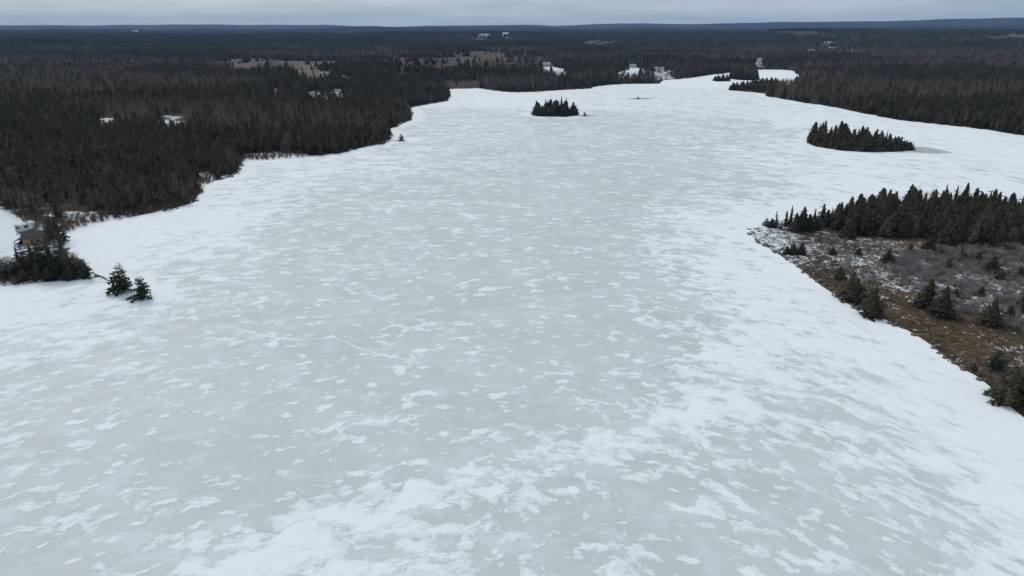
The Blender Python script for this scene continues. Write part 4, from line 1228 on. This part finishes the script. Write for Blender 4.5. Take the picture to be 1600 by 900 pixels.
# tarped heap and small posts in the yard
q = on_land(33, 382)
heap = empty("tarped_heap", (q[0], q[1], hz(*q)))
bm = bmesh.new(); bmesh.ops.create_icosphere(bm, subdivisions=3, radius=1)
for v in bm.verts:
    k = 1 + .22 * float(fbm(v.co.x * 1.6 + 5, v.co.y * 1.6 + v.co.z, 99, 3)); v.co = Vector((v.co.x * 1.2 * k, v.co.y * .8 * k, max(v.co.z, -.15) * .8 * k))
me = bpy.data.meshes.new("tarp"); bm.to_mesh(me); bm.free(); me.materials.append(M['tarp']); link("tarp", me, heap)
for i in range(5):
    link("log", pole_mesh([(-1.5, -.5 + .25 * i, .12), (1.5, -.45 + .25 * i, .12)], [.12, .11], M['bark']), heap)
tag(heap, "low black tarp-covered heap at the end of the tan cabin", "heap")
for i, (px, py, lab) in enumerate([(71, 358, "single dark post standing in snow between trailer and lakeside trees"), (84, 381, "short grey post in trampled snow beside the tan cabin")]):
    q = on_land(px, py); z = hz(*q)
    tag(link("yard_post", pole_mesh([(q[0], q[1], z - .3), (q[0], q[1], z + 1.1)], [.12, .11], M['darkwood'])), lab, "post")

# houses at the lake's far end and beyond
def spot(px, py): return on_land(px, py)
house("house", spot(852, 104.5), R(8), 13, 8, 3.2, 2.6, M['greyw'], M['greyw'], "grey house with pale roof at the head of a snowy drive", nwin=4)
house("house", spot(1024, 112), R(-6), 8, 7, 3.6, 2.6, M['white'], M['metal'], "white house on the brown bank above the lake's far shore")
house("shed", spot(1034, 112), R(20), 4.5, 4.5, 4.4, 1.6, M['white'], M['metal'], "narrow white shed beside the white house on the brown bank", chimney=False, nwin=1)
house("house", spot(1046, 115), R(-15), 6, 5, 2.4, 1.6, M['greyw'], M['metal'], "low grey cottage at the end of the brown lakeside bank", chimney=False, nwin=2)
house("house", spot(988, 106), R(4), 10, 7, 3.0, 2.2, M['white'], M['metal'], "long white house in the snowy yard above dark lakeside spruces", nwin=5)
house("house", spot(1186, 100), R(-12), 7, 7, 6.5, 3.0, M['white'], M['metal'], "tall white house alone in dark woods behind the far bay")
house("barn", spot(1294, 68.5), R(3), 20, 9, 4, 2.5, M['white'], M['metal'], "long white barn alone in the distant woods beyond the far bay", chimney=False, nwin=6)
for i, (px, w) in enumerate([(1268, 14), (1290, 11), (1327, 13), (1340, 12)]):
    house("house", spot(px, 81.5), R(5 + i * 7), w, 9, 3.6, 2.6, M['white'], (M['metal'], M['shingle'])[i % 2], "small white house in the row along the distant snowy road", "houses along the distant road", nwin=3)
house("barn", spot(757, 57.5), R(-4), 38, 16, 6, 4, M['white'], M['metal'], "pale farm barn on a distant snowy rise beyond the lake", chimney=False, nwin=5)
house("house", spot(790, 55.5), R(10), 22, 12, 6, 4, M['white'], M['snow'], "bright white farmhouse on a far snowy rise near the horizon", nwin=4)
house("house", spot(212, 50), R(5), 40, 18, 8, 5, M['white'], M['snow'], "white building far off under the horizon hills", nwin=5)

def utility_pole(px, py, h, lab, rz):
    q = spot(px, py); o = empty("utility_pole", (q[0], q[1], hz(*q)), rz)
    link("mast", pole_mesh([(0, 0, -1), (0, 0, h)], [.22, .16], M['poleg']), o)
    link("crossarm", box_mesh("crossarm", -1.4, 1.4, -.09, .09, h - 1.0, h - .8, M['poleg']), o)
    for sx in (-1.2, 0.4, 1.2):
        link("insulator", pole_mesh([(sx, 0, h - .8), (sx, 0, h - .5)], [.08, .05], M['white']), o)
    tag(o, lab, "utility pole")
utility_pole(983, 108, 15, "grey utility pole at the end of the snowy yard, farthest from the bank", R(10))
utility_pole(997, 107, 17, "tall grey utility pole rising behind the long white house", R(10))
utility_pole(1002, 107, 16, "grey utility pole close beside the tall one behind the white house", R(10))
utility_pole(887, 113, 11, "grey utility pole at the foot of the snowy drive", R(30))
q = spot(1190, 107)
o = empty("dead_tree", (q[0], q[1], hz(*q)), 0, (13, 13, 24))
link("trunk", BARES[1][0], o); link("crown", BARES[1][1], o)
tag(o, "tall bare grey tree rising beside the white house behind the bay", "tree")

# ------------------------------------------------------------------ the air
hm = bpy.data.materials.new("haze_air"); hm.use_nodes = True
hn = hm.node_tree; hn.nodes.clear()
ho = hn.nodes.new("ShaderNodeOutputMaterial"); hv = hn.nodes.new("ShaderNodeVolumePrincipled")
hv.inputs["Color"].default_value = (0.30, 0.56, 1.0, 1)
hv.inputs["Density"].default_value = 4.2e-5
hv.inputs["Anisotropy"].default_value = 0.0
hn.links.new(hv.outputs[0], ho.inputs["Volume"])
top = float(GZ.max()) + 40
me = box_mesh("haze", -14800, 14800, -2200, 15200, -4, max(top, 90), hm)
tag(link("haze", me), "thin blue-grey haze over the distant woods", "haze", kind='stuff')
